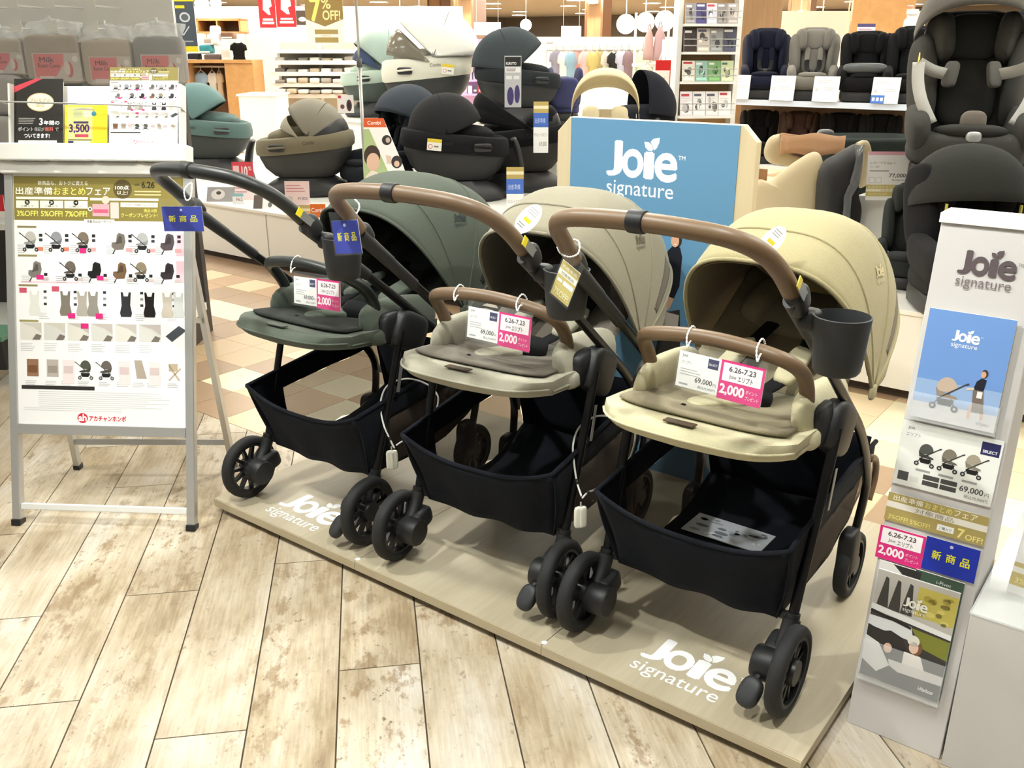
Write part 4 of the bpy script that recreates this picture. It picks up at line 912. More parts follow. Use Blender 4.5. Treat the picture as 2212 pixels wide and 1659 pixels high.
# oval care tags on the hood edge
for k, px, lab, tw in ((2, (1141, 473), 'white oval care tag clipped to the greige hood', .5), (3, (1668, 520), 'white oval care tag clipped to the beige hood', .5)):
    O = ST[k].location; d = dep(O + Vector((.0, .18, 1.0))) - .01
    M = frame(at(px[0], px[1], d), (math.cos(YAW), math.sin(YAW), 0), (0, .25, 1)) @ Matrix.Rotation(-.75, 4, 'Z')
    t = thing('care_tag', lab, 'tag', M=M); s = d / 2.1
    MB().prism([(.022 * s * math.cos(a) * (1 - .0), .04 * s * math.sin(a)) for a in [2 * PI * i / 28 for i in range(28)]], -.0015, 0).build('card', mat('paper_white', (246, 245, 243), .5), t)
    p = Ink(); p.rect(-.009 * s, -.008 * s, .018 * s, .009 * s, (240, 214, 60)); grey_lines(p, -.013 * s, .025 * s, .026 * s, 3, .006 * s); grey_lines(p, -.013 * s, -.018 * s, .022 * s, 2, .006 * s, (110, 110, 110)); p.build(t, 'print')
    MB().box(-.012 * s, .012 * s, -.052 * s, -.034 * s, -.003, .001).build('clip', M_TRIMW, t)
# anti-theft cables with white sensor tags
M_CABLE = mat('white_cable', (226, 226, 222), .35); M_SENS = mat('sensor_white', (238, 236, 222), .4)
def cable(label, k, pts, tagpx, d0):
    d = dep(loc_world(k, (.255, .15, .4))) + d0
    W_ = [at(x, y, d + o) for x, y, o in pts]
    t = thing('security_cable', label, 'security cable', W_[0])
    I = Matrix.Translation(-W_[0])
    MB().tube([I @ p for p in W_], .0028, 8, 6).build('cable', M_CABLE, t, True)
    for i in (1, -2): MB().tube([I @ (W_[i] * .8 + W_[0 if i == 1 else -1] * .2), I @ (W_[i] * 1.15 - W_[0 if i == 1 else -1] * .15)], .0045, 8).build('crimp', M_BLACKP, t, True)
    c = at(tagpx[0], tagpx[1], d - .02)
    g = MB().cush((0, 0, 0), (.036, .014, .062), (0, 0, YAW + .3), .35, .45, 24, 12); o = g.build('sensor', M_SENS, t, True); o.location = I @ c
    rg = MB().box(-.0025, .0025, -.009, -.0065, -.026, .026); o2 = rg.build('ridge', M_SENS, o); o2.rotation_euler = (0, 0, YAW + .3)
    MB().tube([I @ (c + Vector((0, 0, .026))), I @ (c + Vector((0, 0, .044)))], .0025, 8).build('pin', M_ALU, t)
cable('white looped security cable between the green and greige strollers', 1, [(852, 968, -.02), (842, 948, 0), (828, 915, .02), (822, 870, .03), (838, 832, .04), (880, 818, .05), (922, 830, .05), (944, 852, .05), (946, 872, .06), (936, 900, .07), (920, 925, .05), (890, 948, .02), (872, 952, 0), (856, 962, -.02)], (847, 993), -.05)
cable('white looped security cable between the greige and beige strollers', 2, [(1256, 1072, -.02), (1246, 1040, 0), (1240, 1000, .02), (1238, 960, .03), (1250, 925, .05), (1275, 905, .06), (1300, 898, .06), (1345, 905, .06), (1368, 925, .06), (1372, 945, .06), (1362, 985, .06), (1335, 1022, .05), (1296, 1052, .02), (1270, 1064, 0), (1258, 1076, -.02)], (1254, 1117), -.05)
# ================================================================ car seats on the cabinets and shelves
M_DARK = mat('dark_shell', (38, 38, 40), .5, bump=.05, scale=300); M_GREYP = mat('grey_plastic', (84, 84, 86), .45); M_CHROME = mat('silver_plastic', (196, 198, 200), .3, metal=.4)
def sring(a, b, z, x0=0, n=2.6, k=36, tilt=0.0, y0=0):
    out = []
    for i in range(k):
        t = 2 * PI * i / k; c, s_ = math.cos(t), math.sin(t)
        x = a * math.copysign(abs(c) ** (2 / n), c); y = b * math.copysign(abs(s_) ** (2 / n), s_)
        out.append(Vector((x0 + x, y0 + y, z + tilt * x)))
    return out
def hood_grid(px, pz, w, h, a0, a1, nu=16, nt=24, n=2.3, bulge=.02, seams=(.5,)):
    g = []
    ed = [0] + list(seams) + [1]
    for i in range(nu + 1):
        u = i / nu
        for lo, hi in zip(ed, ed[1:]):
            if lo <= u <= hi: sg = (u - lo) / (hi - lo)
        a = math.radians(a0 + (a1 - a0) * u); k = 1 + bulge * math.sin(sg * PI); row = []
        for j in range(nt + 1):
            t = PI * j / nt; cs, sn = math.cos(t), math.sin(t)
            y = w * math.copysign(abs(cs) ** (2 / n), cs); r = h * k * abs(sn) ** (2 / n)
            row.append(Vector((px + r * math.cos(a), y, pz + r * math.sin(a))))
        g.append(row)
    return g
def carrier(label, loc, rz, c_band, c_tub, c_hood, s=1.0, a0=115, a1=-5, hood_h=.31, hood_w=.215, rail=True, band_h=.11, brand=True, hood2=None, group=None, sticker=False, window=False, skirt=False):
    """rotating infant car seat seen from its side: base, tub, rim band, cushions and folding hood; head end is local +x"""
    r = thing('infant_car_seat', label, 'car seat', loc, rz, group); r.scale = (s, s, s)
    B = fabric('seat_band_%d_%d_%d' % c_band, c_band, .1); T = mat('seat_tub_%d_%d_%d' % c_tub, c_tub, .6, bump=.25, scale=140); H = fabric('seat_hood_%d_%d_%d' % c_hood, c_hood, .1)
    MB().loft([sring(.32, .22, 0), sring(.345, .235, .02), sring(.34, .23, .055), sring(.27, .2, .10), sring(.2, .18, .135)]).build('base', M_DARK, r, True, auto=.8)
    MB().loft([sring(.17, .14, .12), sring(.24, .17, .15, .0, tilt=.03), sring(.31, .2, .22, 0, tilt=.06), sring(.345, .222, .30, 0, tilt=.08), sring(.35, .225, .34, 0, tilt=.1)]).build('tub', T, r, True)
    z0 = .325
    bd = MB().loft([sring(.352, .228, z0, 0, tilt=.1), sring(.368, .236, z0 + .012, 0, tilt=.1), sring(.372, .238, z0 + band_h * .5, 0, tilt=.1), sring(.362, .232, z0 + band_h, 0, tilt=.1), sring(.335, .21, z0 + band_h + .012, 0, tilt=.1), sring(.31, .185, z0 + band_h - .01, 0, tilt=.1), sring(.28, .165, z0 + band_h - .07, 0, tilt=.1)], (False, True)).build('rim_band', B, r, True)
    for sd in (-1, 1):
        g = MB().cush((-.17, .232 * sd, z0 + band_h * .48 - .017), (.12, .03, .055), (0, 0, .12 * sd), .4, .5); g.build('grip_slot', M_DARK, bd, True)
        MB().tube([(-.235, .236 * sd, z0 + band_h * .5 - .022), (-.17, .25 * sd, z0 + band_h * .5 - .015), (-.105, .246 * sd, z0 + band_h * .5 - .01)], .008, 8, 3).build('grip_rail', B, bd, True)
    MB().cush((-.10, 0, z0 + band_h - .0), (.34, .33, .12), (0, -.12, 0), .7, .6).build('seat_cushion', B, r, True)
    MB().cush((.15, 0, z0 + band_h + .06), (.26, .32, .16), (0, -.5, 0), .7, .6).build('head_cushion', B, r, True)
    if hood_h:
        hd = MB().sheet(hood_grid(.06, z0 + band_h + .01, hood_w, hood_h, a0, a1), .006).build('hood', H, r, True)
        HB = fabric('seat_bow_%d_%d_%d' % c_hood, tuple(int(v * .62) for v in c_hood), .1)
        for u in (0, .25, .5, .75, 1):
            a = math.radians(a0 + (a1 - a0) * u); hw_ = hood_w
            MB().tube([(.06 + hood_h * 1.005 * abs(math.sin(t)) ** (2 / 2.3) * math.cos(a), hw_ * math.copysign(abs(math.cos(t)) ** (2 / 2.3), math.cos(t)), z0 + band_h + .01 + hood_h * 1.005 * abs(math.sin(t)) ** (2 / 2.3) * math.sin(a)) for t in [PI * i / 24 for i in range(25)]], .006 if u in (0, .5, 1) else .0035, 7).build('hood_bow', HB, hd, True)
        if skirt: MB().sheet(hood_grid(.07, z0 + band_h - .01, hood_w * 1.02, hood_h * 1.03, 34, -6, nu=8, seams=()), .006).build('hood_skirt', M_DARK, hd, True)
        MB().cush((.2, 0, z0 + band_h + .04), (.18, hood_w * 1.35, .18), (0, -.3, 0), .6, .6).build('head_shell', M_DARK, r, True)
        if hood2:
            H2 = fabric('seat_hood_%d_%d_%d' % hood2, hood2, .1)
            MB().sheet(hood_grid(.0, z0 + band_h + .0, hood_w * 1.02, hood_h * .72, 158, 128, nu=8, seams=()), .006).build('sun_visor', H2, hd, True)
    if rail:
        MB().tube([(-.26, 0, .03), (-.40, 0, .05), (-.45, 0, .16), (-.43, 0, .32), (-.40, 0, .40)], [.03, .035, .035, .03, .025], 10, 4, sq=(2.6, .8)).build('rebound_bar', M_DARK, r, True)
    if brand:
        for sd in (-1, 1):
            k = Ink(); k.text('Combi', 0, 0, .026, tuple(int(v * .55) for v in c_band), w=.085, bold=.01)
            o = k.build(bd, 'brand_print'); o.matrix_local = frame((.03 if sd < 0 else .115, .2395 * sd, z0 + band_h * .55), (-sd, 0, .1 if sd < 0 else -.1), (0, 0, 1))
    if window:
        wn = MB().sheet([[v_ * 1.0 for v_ in row] for row in hood_grid(.03, z0 + band_h - .03, hood_w * 1.03, hood_h * .99, 172, 136, nu=6, seams=())], .003); wn.build('hood_window', mat('tinted_window', (120, 114, 100), .15, alpha=.75), r, True)
    if sticker:
        for sd in (-1, 1):
            k = Ink(); k.rect(0, 0, .095, .075, (236, 234, 226)); k.rect(0, .052, .095, .023, (226, 200, 60), 2); k.ell(.022, .025, .015, .015, (200, 90, 90), 2, 16); k.ell(.022, .025, .011, .011, (240, 238, 232), 3, 16); k.rect(.045, .022, .03, .01, (120, 120, 130), 2)
            o = k.build(bd, 'sticker'); o.matrix_local = frame((.2 if sd > 0 else .12, .2425 * sd, z0 + band_h * .25), (-sd, 0, .1 * -sd * -1 if sd < 0 else -.1), (0, 0, 1))
    return r
def child_seat(label, loc, rz, c_main, c_pad, s=1.0, harness=True, hood=None, headless=False, strap=(30, 30, 32), buckle=(40, 40, 42), w=.46, h=.66, group=None, lean=.22, name='child_car_seat', hood_r=.34, hood_a=(170, 35), hood_z=.2):
    """forward facing child seat: base, pan, bolsters, back, wings, headrest, harness; looks along local -y"""
    r = thing(name, label, 'car seat', loc, rz, group); r.scale = (s, s, s)
    F_ = fabric('cs_%d_%d_%d' % c_main, c_main, .12); P_ = fabric('csp_%d_%d_%d' % c_pad, c_pad, .12); X = fabric('css_%d_%d_%d' % strap, strap, .1)
    MB().cush((0, .02, .055), (w * .9, .5, .11), (0, 0, 0), .35, .45).build('base', M_DARK, r, True)
    MB().cush((0, -.02, .155), (w * .98, .50, .15), (-.06, 0, 0), .55, .5).build('seat_pan', F_, r, True)
    MB().cush((0, -.07, .225), (w * .6, .36, .07), (-.1, 0, 0), .7, .6).build('seat_cushion', P_, r, True)
    for d in (-1, 1):
        MB().cush((d * w * .42, -.03, .24), (w * .2, .44, .17), (.1, d * .12, 0), .7, .65).build('side_bolster', F_, r, True)
    ub = lambda z: .16 + (z - .2) * lean
    MB().cush((0, ub(.45) + .05, .2 + (h - .2) * .47), (w * .88, .13, h - .16), (-lean, 0, 0), .5, .5).build('back_shell', F_, r, True)
    MB().cush((0, ub(.40) - .02, .37), (w * .52, .08, .30), (-lean, 0, 0), .6, .6).build('back_cushion', P_, r, True)
    for d in (-1, 1):
        MB().cush((d * w * .40, ub(.44) - .035, .42), (w * .16, .2, .40), (-lean, 0, -d * .35), .65, .6).build('back_wing', F_, r, True)
    if not headless:
        MB().cush((0, ub(h) - .055, h - .115), (w * .5, .08, .2), (-lean, 0, 0), .6, .6).build('headrest', P_, r, True)
        for d in (-1, 1): MB().cush((d * w * .29, ub(h) - .10, h - .12), (w * .17, .17, .21), (-lean, 0, -d * .4), .65, .6).build('head_wing', F_, r, True)
    if harness:
        for d in (-1, 1):
            MB().tube([(d * .055, ub(.5) - .055, .5), (d * .06, ub(.4) - .075, .40), (d * .055, .0, .30), (d * .02, -.08, .275)], .02, 8, 4, sq=(1.1, .35)).build('harness_strap', X, r, True)
            MB().cush((d * .06, ub(.42) - .085, .42), (.055, .035, .15), (-lean, 0, d * .1), .55, .5).build('shoulder_pad', P_, r, True)
        MB().cush((0, -.11, .27), (.05, .06, .05), (0, 0, 0), .6, .6).build('buckle', mat('buckle_%d' % buckle[0], buckle, .4), r, True)
    if hood:
        H = fabric('seat_hood_%d_%d_%d' % hood, hood, .1)
        g = hood_grid(.0, 0, w * .5, hood_r, hood_a[0], hood_a[1], nu=14)
        M = Matrix.Translation((0, ub(h) - .02, h - hood_z)) @ Matrix.Rotation(PI / 2, 4, 'Z')
        MB().sheet(g, .006).xf(M).build('hood', H, r, True)
    return r
def zrow(x, y, z): return onz(x, y, z)
def put(px, base_y, z): return onz(px, base_y, z)
R_ = YAW
# front row on the low cabinets, left of the logo board
pA = put(455, 375, ZC); carrier('teal infant car seat with folded-up hood, leftmost on the white cabinets', pA, R_ + PI + .1, (86, 108, 105), (40, 44, 43), (98, 126, 126), 1.12, 150, -8, hood_h=.27, rail=False)
pB = put(668, 418, ZC); carrier('beige infant car seat with half-open hood, between the teal and navy seats', pB, R_ + .0, (118, 110, 90), (46, 45, 41), (132, 127, 114), 1.04, 128, -4, hood_h=.25, hood2=(150, 144, 128), skirt=True)
pC = put(782, 424, ZC); child_seat('dark navy rotating car seat with slate sunshade beside the beige seat', pC + Vector((.0, .2, 0)), face_cam(pC) - 1.0, (28, 31, 37), (24, 26, 30), 1.04, hood=(58, 64, 72), lean=.3, h=.72, hood_r=.27, hood_a=(160, 55))
pF = put(985, 428, ZC); carrier('black infant car seat with rounded hood in front of the white-hooded seat', pF, R_ + PI + .12, (24, 24, 26), (24, 24, 25), (38, 38, 40), 1.12, 158, 0, hood_h=.25, rail=True, sticker=True)
pH = put(1122, 408, ZC); carrier('black infant car seat under a large sloping black hood next to the logo board', pH, R_ + .1, (20, 20, 22), (30, 27, 25), (18, 18, 20), 1.12, 172, 146, hood_h=.42, hood_w=.23)
# raised tier behind, with four more seats
ZT = .86
tier = thing('display_tier', 'raised white display tier behind the first row of car seats', 'display tier', (-7.75, 6.65, 0))
MB().box(0, 3.15, .02, 1.5, 0, ZT - .03).build('body', M_WHITE, tier); MB().box(-.01, 3.16, 0, 1.52, ZT - .03, ZT).build('top', M_WHITE, tier, bevel=.002)
pE = at(925, 215, 9.1); pE.z = ZT; carrier('infant car seat with tall white hood on the raised tier', pE, R_ + .05, (214, 212, 198), (44, 46, 46), (232, 231, 224), 1.2, 136, 2, hood_h=.36, hood_w=.24, rail=False, band_h=.16, sticker=True, window=True)
pD = at(820, 215, 9.6); pD.z = ZT; carrier('pale mint infant car seat with navy hood on the raised tier', pD, R_ + .25, (186, 204, 192), (70, 82, 78), (170, 190, 184), 1.05, 140, 25, hood_h=.36, hood_w=.22, rail=False, hood2=(62, 76, 108))
pG = at(1118, 250, 8.7); pG.z = ZT; gs = carrier('slate grey reclining seat with big open hood facing right', pG, R_ + PI + .15, (38, 42, 45), (24, 26, 28), (60, 67, 71), 1.08, 140, 4, hood_h=.33, hood_w=.22, rail=False)
pI = at(1216, 245, 9.0); pI.z = ZT; child_seat('navy seat back half hidden behind the slate grey hood', pI, R_ + PI, (62, 66, 104), (58, 62, 98), .8, harness=False, w=.4, h=.5, headless=True)
# strollers with hoods behind the logo board
pJ = at(1305, 300, 6.5)
st = thing('hooded_stroller', 'cream stroller hood with wide open mouth above the logo board', 'stroller', (pJ.x, pJ.y, ZC), R_ - .1)
HJ = fabric('cream_hood', (214, 200, 164), .1); MJ = Matrix.Translation((0, .1, .66)) @ Matrix.Rotation(PI / 2, 4, 'Z')
MB().sheet(hood_grid(0, 0, .235, .30, 120, 35, nu=14, n=2.3), .006).xf(MJ).build('hood', HJ, st, True)
MB().cush((0, .14, .56), (.36, .4, .2), (.3, 0, 0), .6, .6).build('seat', HJ, st, True)
for d in (-1, 1):
    MB().cush((d * .1, .0, .66), (.12, .1, .12), (0, 0, 0), .7, .7).build('head_wing', HJ, st, True)
    MB().tube([(d * .23, .1, .66), (d * .24, -.1, .4), (d * .25, -.2, .12)], .014, 8).build('leg', M_TUBE, st, True); MB().tube([(d * .23, .1, .66), (d * .24, .3, .4), (d * .25, .4, .12)], .014, 8).build('leg', M_TUBE, st, True)
    for yy in (-.2, .4): MB().lathe([(0, -.02), (.09, -.02), (.1, 0), (.09, .02), (0, .02)], Matrix.Translation((d * .25, yy, .1)) @ Matrix.Rotation(PI / 2, 4, 'Y'), 20).build('wheel', M_TYRE, st, True)
pK = at(1405, 300, 7.25)
st = thing('hooded_stroller', 'black stroller hood beside the cream one above the logo board', 'stroller', (pK.x, pK.y, ZC), R_ + .5)
HK = fabric('black_hood', (30, 32, 40), .1)
MB().sheet(hood_grid(0, 0, .2, .30, 88, -10, nu=14, n=2.3), .006).xf(Matrix.Translation((-.1, .05, .64)) @ Matrix.Rotation(-.2, 4, 'Z')).build('hood', HK, st, True)
MB().cush((-.05, .05, .58), (.5, .36, .22), (0, 0, 0), .6, .6).build('seat', HK, st, True)
for d in (-1, 1):
    MB().tube([(-.1, d * .2, .6), (.1, d * .21, .35), (.3, d * .22, .1)], .014, 8).build('leg', M_TUBE, st, True); MB().tube([(-.1, d * .2, .6), (-.25, d * .21, .35), (-.3, d * .22, .1)], .014, 8).build('leg', M_TUBE, st, True)
    for xx in (-.3, .3): MB().lathe([(0, -.02), (.09, -.02), (.1, 0), (.09, .02), (0, .02)], Matrix.Translation((xx, d * .22, .1)) @ Matrix.Rotation(PI / 2, 4, 'X'), 20).build('wheel', M_TYRE, st, True)
# ---------------------------------------------------------------- right-hand group
# big grey seat on a pedestal
pN = at(2058, 405, 4.75)
pd = thing('pedestal', 'dark square pedestal under the large grey car seat', 'pedestal', (pN.x, pN.y + .1, ZC), .0)
MB().box(-.17, .17, -.2, .24, 0, pN.z - ZC - .02).build('column', mat('pedestal_dark', (40, 38, 38), .5), pd, bevel=.004); MB().box(-.19, .19, -.22, .26, pN.z - ZC - .02, pN.z - ZC).build('top', M_DARK, pd, bevel=.003)
ns = child_seat('large grey car seat with pale harness straps on a dark pedestal', (pN.x, pN.y + .1, pN.z), face_cam(pN) + .12, (66, 65, 62), (52, 52, 50), 1.2, harness=False, hood=(92, 88, 82), w=.47, h=.72, lean=.3, hood_r=.30, hood_a=(150, 60), hood_z=.14)
LS = fabric('pale_strap', (196, 194, 188), .06)
for d in (-1, 1):
    for path in ([(d * .10, .10, .455), (d * .16, .06, .47), (d * .222, .0, .50)], [(d * .226, -.01, .505), (d * .222, -.05, .43), (d * .20, -.10, .35), (d * .155, -.14, .265)]):
        P, _ = crom([Vector(q) for q in path], [1] * len(path), 4); gr = []
        for i, p in enumerate(P):
            tv = P[min(i + 1, len(P) - 1)] - P[max(i - 1, 0)]; nrm = Vector((-tv.z, 0, tv.x)).normalized() * .024; gr.append([p - nrm, p, p + nrm])
        MB().sheet(gr, .004).build('harness_strap', LS, ns, True)
    MB().cush((d * .085, .10, .455), (.06, .03, .11), (-.3, 0, d * .5), .5, .4).build('shoulder_pad', fabric('grey_pad', (104, 102, 98)), ns, True)
MB().cush((.0, -.16, .275), (.10, .07, .09), (-.4, 0, 0), .7, .7).build('crotch_pad', fabric('taupe_pad', (112, 104, 96)), ns, True)
MB().cush((.0, -.245, .215), (.06, .035, .06), (0, 0, 0), .6, .8).build('adjuster', M_CHROME, ns, True)
MB().tube([(0, -.262, .20), (-.01, -.285, .14), (-.02, -.28, .07)], .02, 8, 4, sq=(.8, .12)).build('adjuster_strap', LS, ns, True)
MB().cbox((-.225, .02, .50), (.004, .05, .07), Matrix.Rotation(.6, 3, 'X')).build('sticker', mat('sticker_yellow', (228, 206, 40), .4), ns)
# black hooded seat in front of it
pT = put(2075, 690, ZC) + Vector((0, .12, 0))
ts = child_seat('black car seat with a big charcoal hood behind the brochure stand', pT, face_cam(pT) + .35, (28, 28, 30), (22, 22, 24), 1.0, harness=True, hood=(48, 49, 47), lean=.25, h=.62, w=.50, hood_r=.27, hood_a=(165, 40), hood_z=.20)
for sd in (-1, 1): MB().cbox((sd * .15, .02, .42), (.006, .02, .10)).build('label_strip', mat('strip_yellow', (196, 190, 84), .5), ts)
MB().lathe([(.14, 0), (.15, .02), (.13, .06), (.11, .09), (.13, .11)], n=26).build('swivel_foot', M_DARK, ts, True)
# dark seat with rounded headrest
pS = put(1885, 660, ZC) + Vector((-.02, .5, 0)); child_seat('dark grey seat with rounded headrest behind the beige stroller hood', pS, face_cam(pS) - .1, (44, 46, 45), (48, 49, 48), .64, harness=False, w=.42, h=.74, headless=False)
# white riser box and price card beside it
pQ = at(1912, 470, 5.0)
rb = thing('riser_box', 'white riser box under the 77,000 yen price card', 'riser box', (pQ.x, pQ.y, ZC), .0)
zt = at(1912, 425, 5.0).z
MB().box(-.16, .13, 0, .3, 0, zt - ZC).build('body', M_WHITE, rb, bevel=.003)
QI = Ink(); w, h = .225, .25; QI.rect(0, 0, w, h, (244, 242, 240)); QI.rect(0, h - .018, w, .018, (226, 168, 186), 2); QI.text('シローナTi-Size +', .012, .185, .014, (130, 126, 126), w=.13, l=2); QI.text('ベースT', .012, .165, .012, (130, 126, 126), w=.05, l=2); QI.rect(.012, .148, .1, .005, (150, 146, 146), 2)
QI.text('77,000', .115, .115, .022, (90, 86, 86), w=.085, bold=.02, l=2); QI.text('円', .204, .116, .014, (110, 106, 106), l=2); QI.text('税込84,700円', .13, .098, .012, (120, 116, 116), w=.08, l=2)
for i in (0, 1): QI.rect(.012 + i * .034, .088, .03, .03, (190, 188, 188), 2); QI.rect(.014 + i * .034, .09, .026, .026, (244, 242, 240), 3)
QI.rect(0, .02, w, .06, (206, 186, 120), 2); QI.rect(0, .044, w, .014, (244, 238, 214), 3); QI.text('出産準備おまとめフェア', .01, .061, .014, (238, 228, 190), w=.2, l=3); QI.text('対象商品', .075, .045, .011, (180, 164, 110), w=.07, l=4); QI.text('3%OFF! 5%OFF!', .01, .025, .013, (240, 230, 160), w=.1, l=3); QI.text('7%OFF', .17, .025, .016, (246, 238, 170), w=.05, l=3)
sheet_thing('price_card', 'white and gold 77,000 yen price card on the white riser', frame(at(1869, 432, 4.9), (math.cos(YAW - .05), math.sin(YAW - .05), 0), (-.1, .15, 1)), w, h, .003, QI, 'price card')
# pale beige infant carrier with carry handle and blanket
pP = put(1705, 545, ZC)
pc = thing('infant_carrier', 'pale beige infant carrier with carry handle and peach blanket', 'infant carrier', (pP.x, pP.y, ZC), R_ - .1)
BE = mat('beige_shell', (206, 188, 152), .55, bump=.03, scale=200); BF = fabric('beige_liner', (196, 180, 146), .08); PE = fabric('peach_cloth', (208, 164, 128), .08)
def leaf(poly, y, th, n=5, bow=0):
    cx_ = sum(p[0] for p in poly) / len(poly); cz_ = sum(p[1] for p in poly) / len(poly); rings = []
    P, _ = crom([Vector((p[0], p[1], 0)) for p in poly], [1] * len(poly), 4, True)
    for i in range(-n, n + 1):
        a = i / n * PI / 2; k = .55 + .45 * math.cos(a) if abs(i) < n else .5
        rings.append([Vector((cx_ + (p.x - cx_) * k, y + th * math.sin(a) + bow * (p.x - cx_), cz_ + (p.y - cz_) * k)) for p in P])
    return MB().loft(rings)
sc_ = 5.2 / 2000
def px_(x, y): return ((x - 1705) * sc_, (545 - y) * sc_ * 1.0)
leaf([px_(*q) for q in ((1612, 395), (1640, 385), (1680, 352), (1712, 330), (1730, 326), (1742, 338), (1748, 370), (1750, 450), (1745, 530), (1700, 545), (1612, 545))], -.12, .05).build('side_shell', BE, pc, True)
leaf([px_(*q) for q in ((1640, 340), (1645, 312), (1660, 300), (1680, 302), (1700, 340), (1720, 350), (1720, 372), (1690, 366), (1655, 360))], .14, .05).build('far_shell', BE, pc, True)
leaf([px_(*q) for q in ((1752, 410), (1765, 395), (1778, 392), (1786, 405), (1784, 440), (1776, 500), (1765, 545), (1748, 545), (1750, 470))], -.03, .04).build('pad_wing', BF, pc, True)
MB().cush((.0, .05, .2), (.42, .3, .34), (0, 0, 0), .6, .6).build('seat_liner', BF, pc, True)
MB().sheet([[Vector(px_(1668 + 12 * j, 0)[:1] + (.05 + .1 * i, px_(0, 297 + 6 * i + (1.5 * j))[1])) for j in range(12)] for i in range(4)], .01).build('blanket', PE, pc, True)
MB().sheet([[Vector((px_(1668 + 12 * j, 0)[0], .045 + .004 * math.sin(j), px_(0, 296 + 14 * i + 3 * math.sin(j * .8 + i))[1])) for j in range(12)] for i in range(4)], .008).build('blanket', PE, pc, True)
hn = [(1822, 322), (1840, 318), (1852, 335), (1856, 372), (1856, 398), (1866, 400), (1892, 372)]
MB().tube([Vector((px_(x, y)[0], .0 + .04 * i, px_(x, y)[1])) for i, (x, y) in enumerate(hn)], .028, 10, 5, sq=(.7, 1.1)).build('carry_handle', BE, pc, True)
# seat wrapped in grey plastic beside it
pw = thing('wrapped_car_seat', 'black car seat in a grey plastic cover beside the beige carrier', 'car seat', (at(1790, 540, 5.0).x, at(1790, 540, 5.0).y, ZC), R_)
s5 = 5.0 / 2000
def p5(x, y): return ((x - 1790) * s5, (548 - y) * s5)
leaf([p5(*q) for q in ((1752, 352), (1785, 318), (1808, 304), (1822, 300), (1820, 340), (1815, 380), (1800, 440), (1792, 520), (1770, 548), (1758, 480))], .0, .09).build('seat_shell', mat('soft_black', (30, 29, 30), .6), pw, True)
MB().sheet([[Vector((p5(1824 - 6 * i - (j * 2.2 if j > 3 else 0) + 3 * math.sin(j * 1.3), 0)[0], -.10 + .012 * math.sin(j * 1.7 + i), p5(0, 297 + 26 * j)[1])) for j in range(10)] for i in range(4)], .002).build('plastic_cover', mat('grey_film', (120, 122, 124), .12, alpha=.6), pw, True)
leaf([p5(*q) for q in ((1825, 330), (1840, 335), (1850, 400), (1862, 440), (1855, 500), (1820, 548), (1800, 540), (1812, 430))], .12, .1).build('back_shell', mat('soft_black', (30, 29, 30), .6), pw, True)
# black carrier with padded rim behind
pU = at(1870, 322, 5.9)
bt = thing('infant_carrier', 'black infant carrier with padded rim in front of the shelf', 'infant carrier', (pU.x, pU.y, .0), R_)
MB().loft([sring(.2, .15, .55), sring(.3, .2, .7), sring(.33, .22, pU.z + .02), sring(.34, .23, pU.z + .06), sring(.30, .2, pU.z + .085), sring(.26, .17, pU.z + .02)]).build('shell', fabric('charcoal_green', (46, 52, 50), .1), bt, True)
MB().box(-.2, .2, -.15, .15, ZC + .001, .56).build('stand', M_DARK, bt, bevel=.005)
MB().cush((-.30, -.1, pU.z + .09), (.1, .08, .08), (0, 0, 0), .6, .6).build('handle_joint', M_GREYP, bt, True)
# black seats at the right edge
pO = at(2222, 300, 5.7); child_seat('black car seat cut off by the right picture edge', (pO.x, pO.y, .80), face_cam(pO) + .3, (28, 28, 30), (34, 34, 36), 1.3, harness=False, w=.5, h=.72)
pdo = thing('pedestal', 'dark pedestal under the black car seat at the right edge', 'pedestal', (pO.x, pO.y, ZC)); MB().box(-.24, .24, -.24, .28, 0, .80 - ZC - .02).build('column', MATS['pedestal_dark'], pdo, bevel=.004); MB().box(-.26, .26, -.26, .3, .80 - ZC - .02, .80 - ZC).build('top', M_DARK, pdo, bevel=.003)
# ---------------------------------------------------------------- shelf of child seats
sh0 = onz(1560, 214, 1.05); sh1 = onz(1960, 226, 1.05); YS = (sh0.y + sh1.y) / 2
gd = thing('seat_shelf', 'two-level display shelf carrying upright child seats', 'shelf', (sh0.x - .1, YS, 0))
Ws = sh1.x - sh0.x + 2.2
M_SHELFG = mat('shelf_white', (232, 232, 230), .4); M_STRIP = mat('price_rail', (214, 226, 244), .3)
MB().box(0, Ws, 0, .62, 1.01, 1.05).build('upper_shelf', M_SHELFG, gd); MB().box(0, Ws, -.012, 0, 1.0, 1.052).build('price_rail', M_STRIP, gd)
MB().box(0, Ws, 0, .7, .40, .44).build('lower_shelf', M_SHELFG, gd); MB().box(0, Ws, .66, .7, .44, 1.02).build('back_panel', wood('shelf_wood', (118, 92, 66), (150, 120, 88), 'Z', 4), gd)
for x in (.02, Ws * .5, Ws - .02): MB().box(x - .02, x + .02, .3, .34, 0, 1.01).build('upright', M_GREYP, gd)
def on_shelf(px, dy=.3):
    d = ray(px, 200); t = (YS + dy) / d.y; return CAM.x + d.x * t
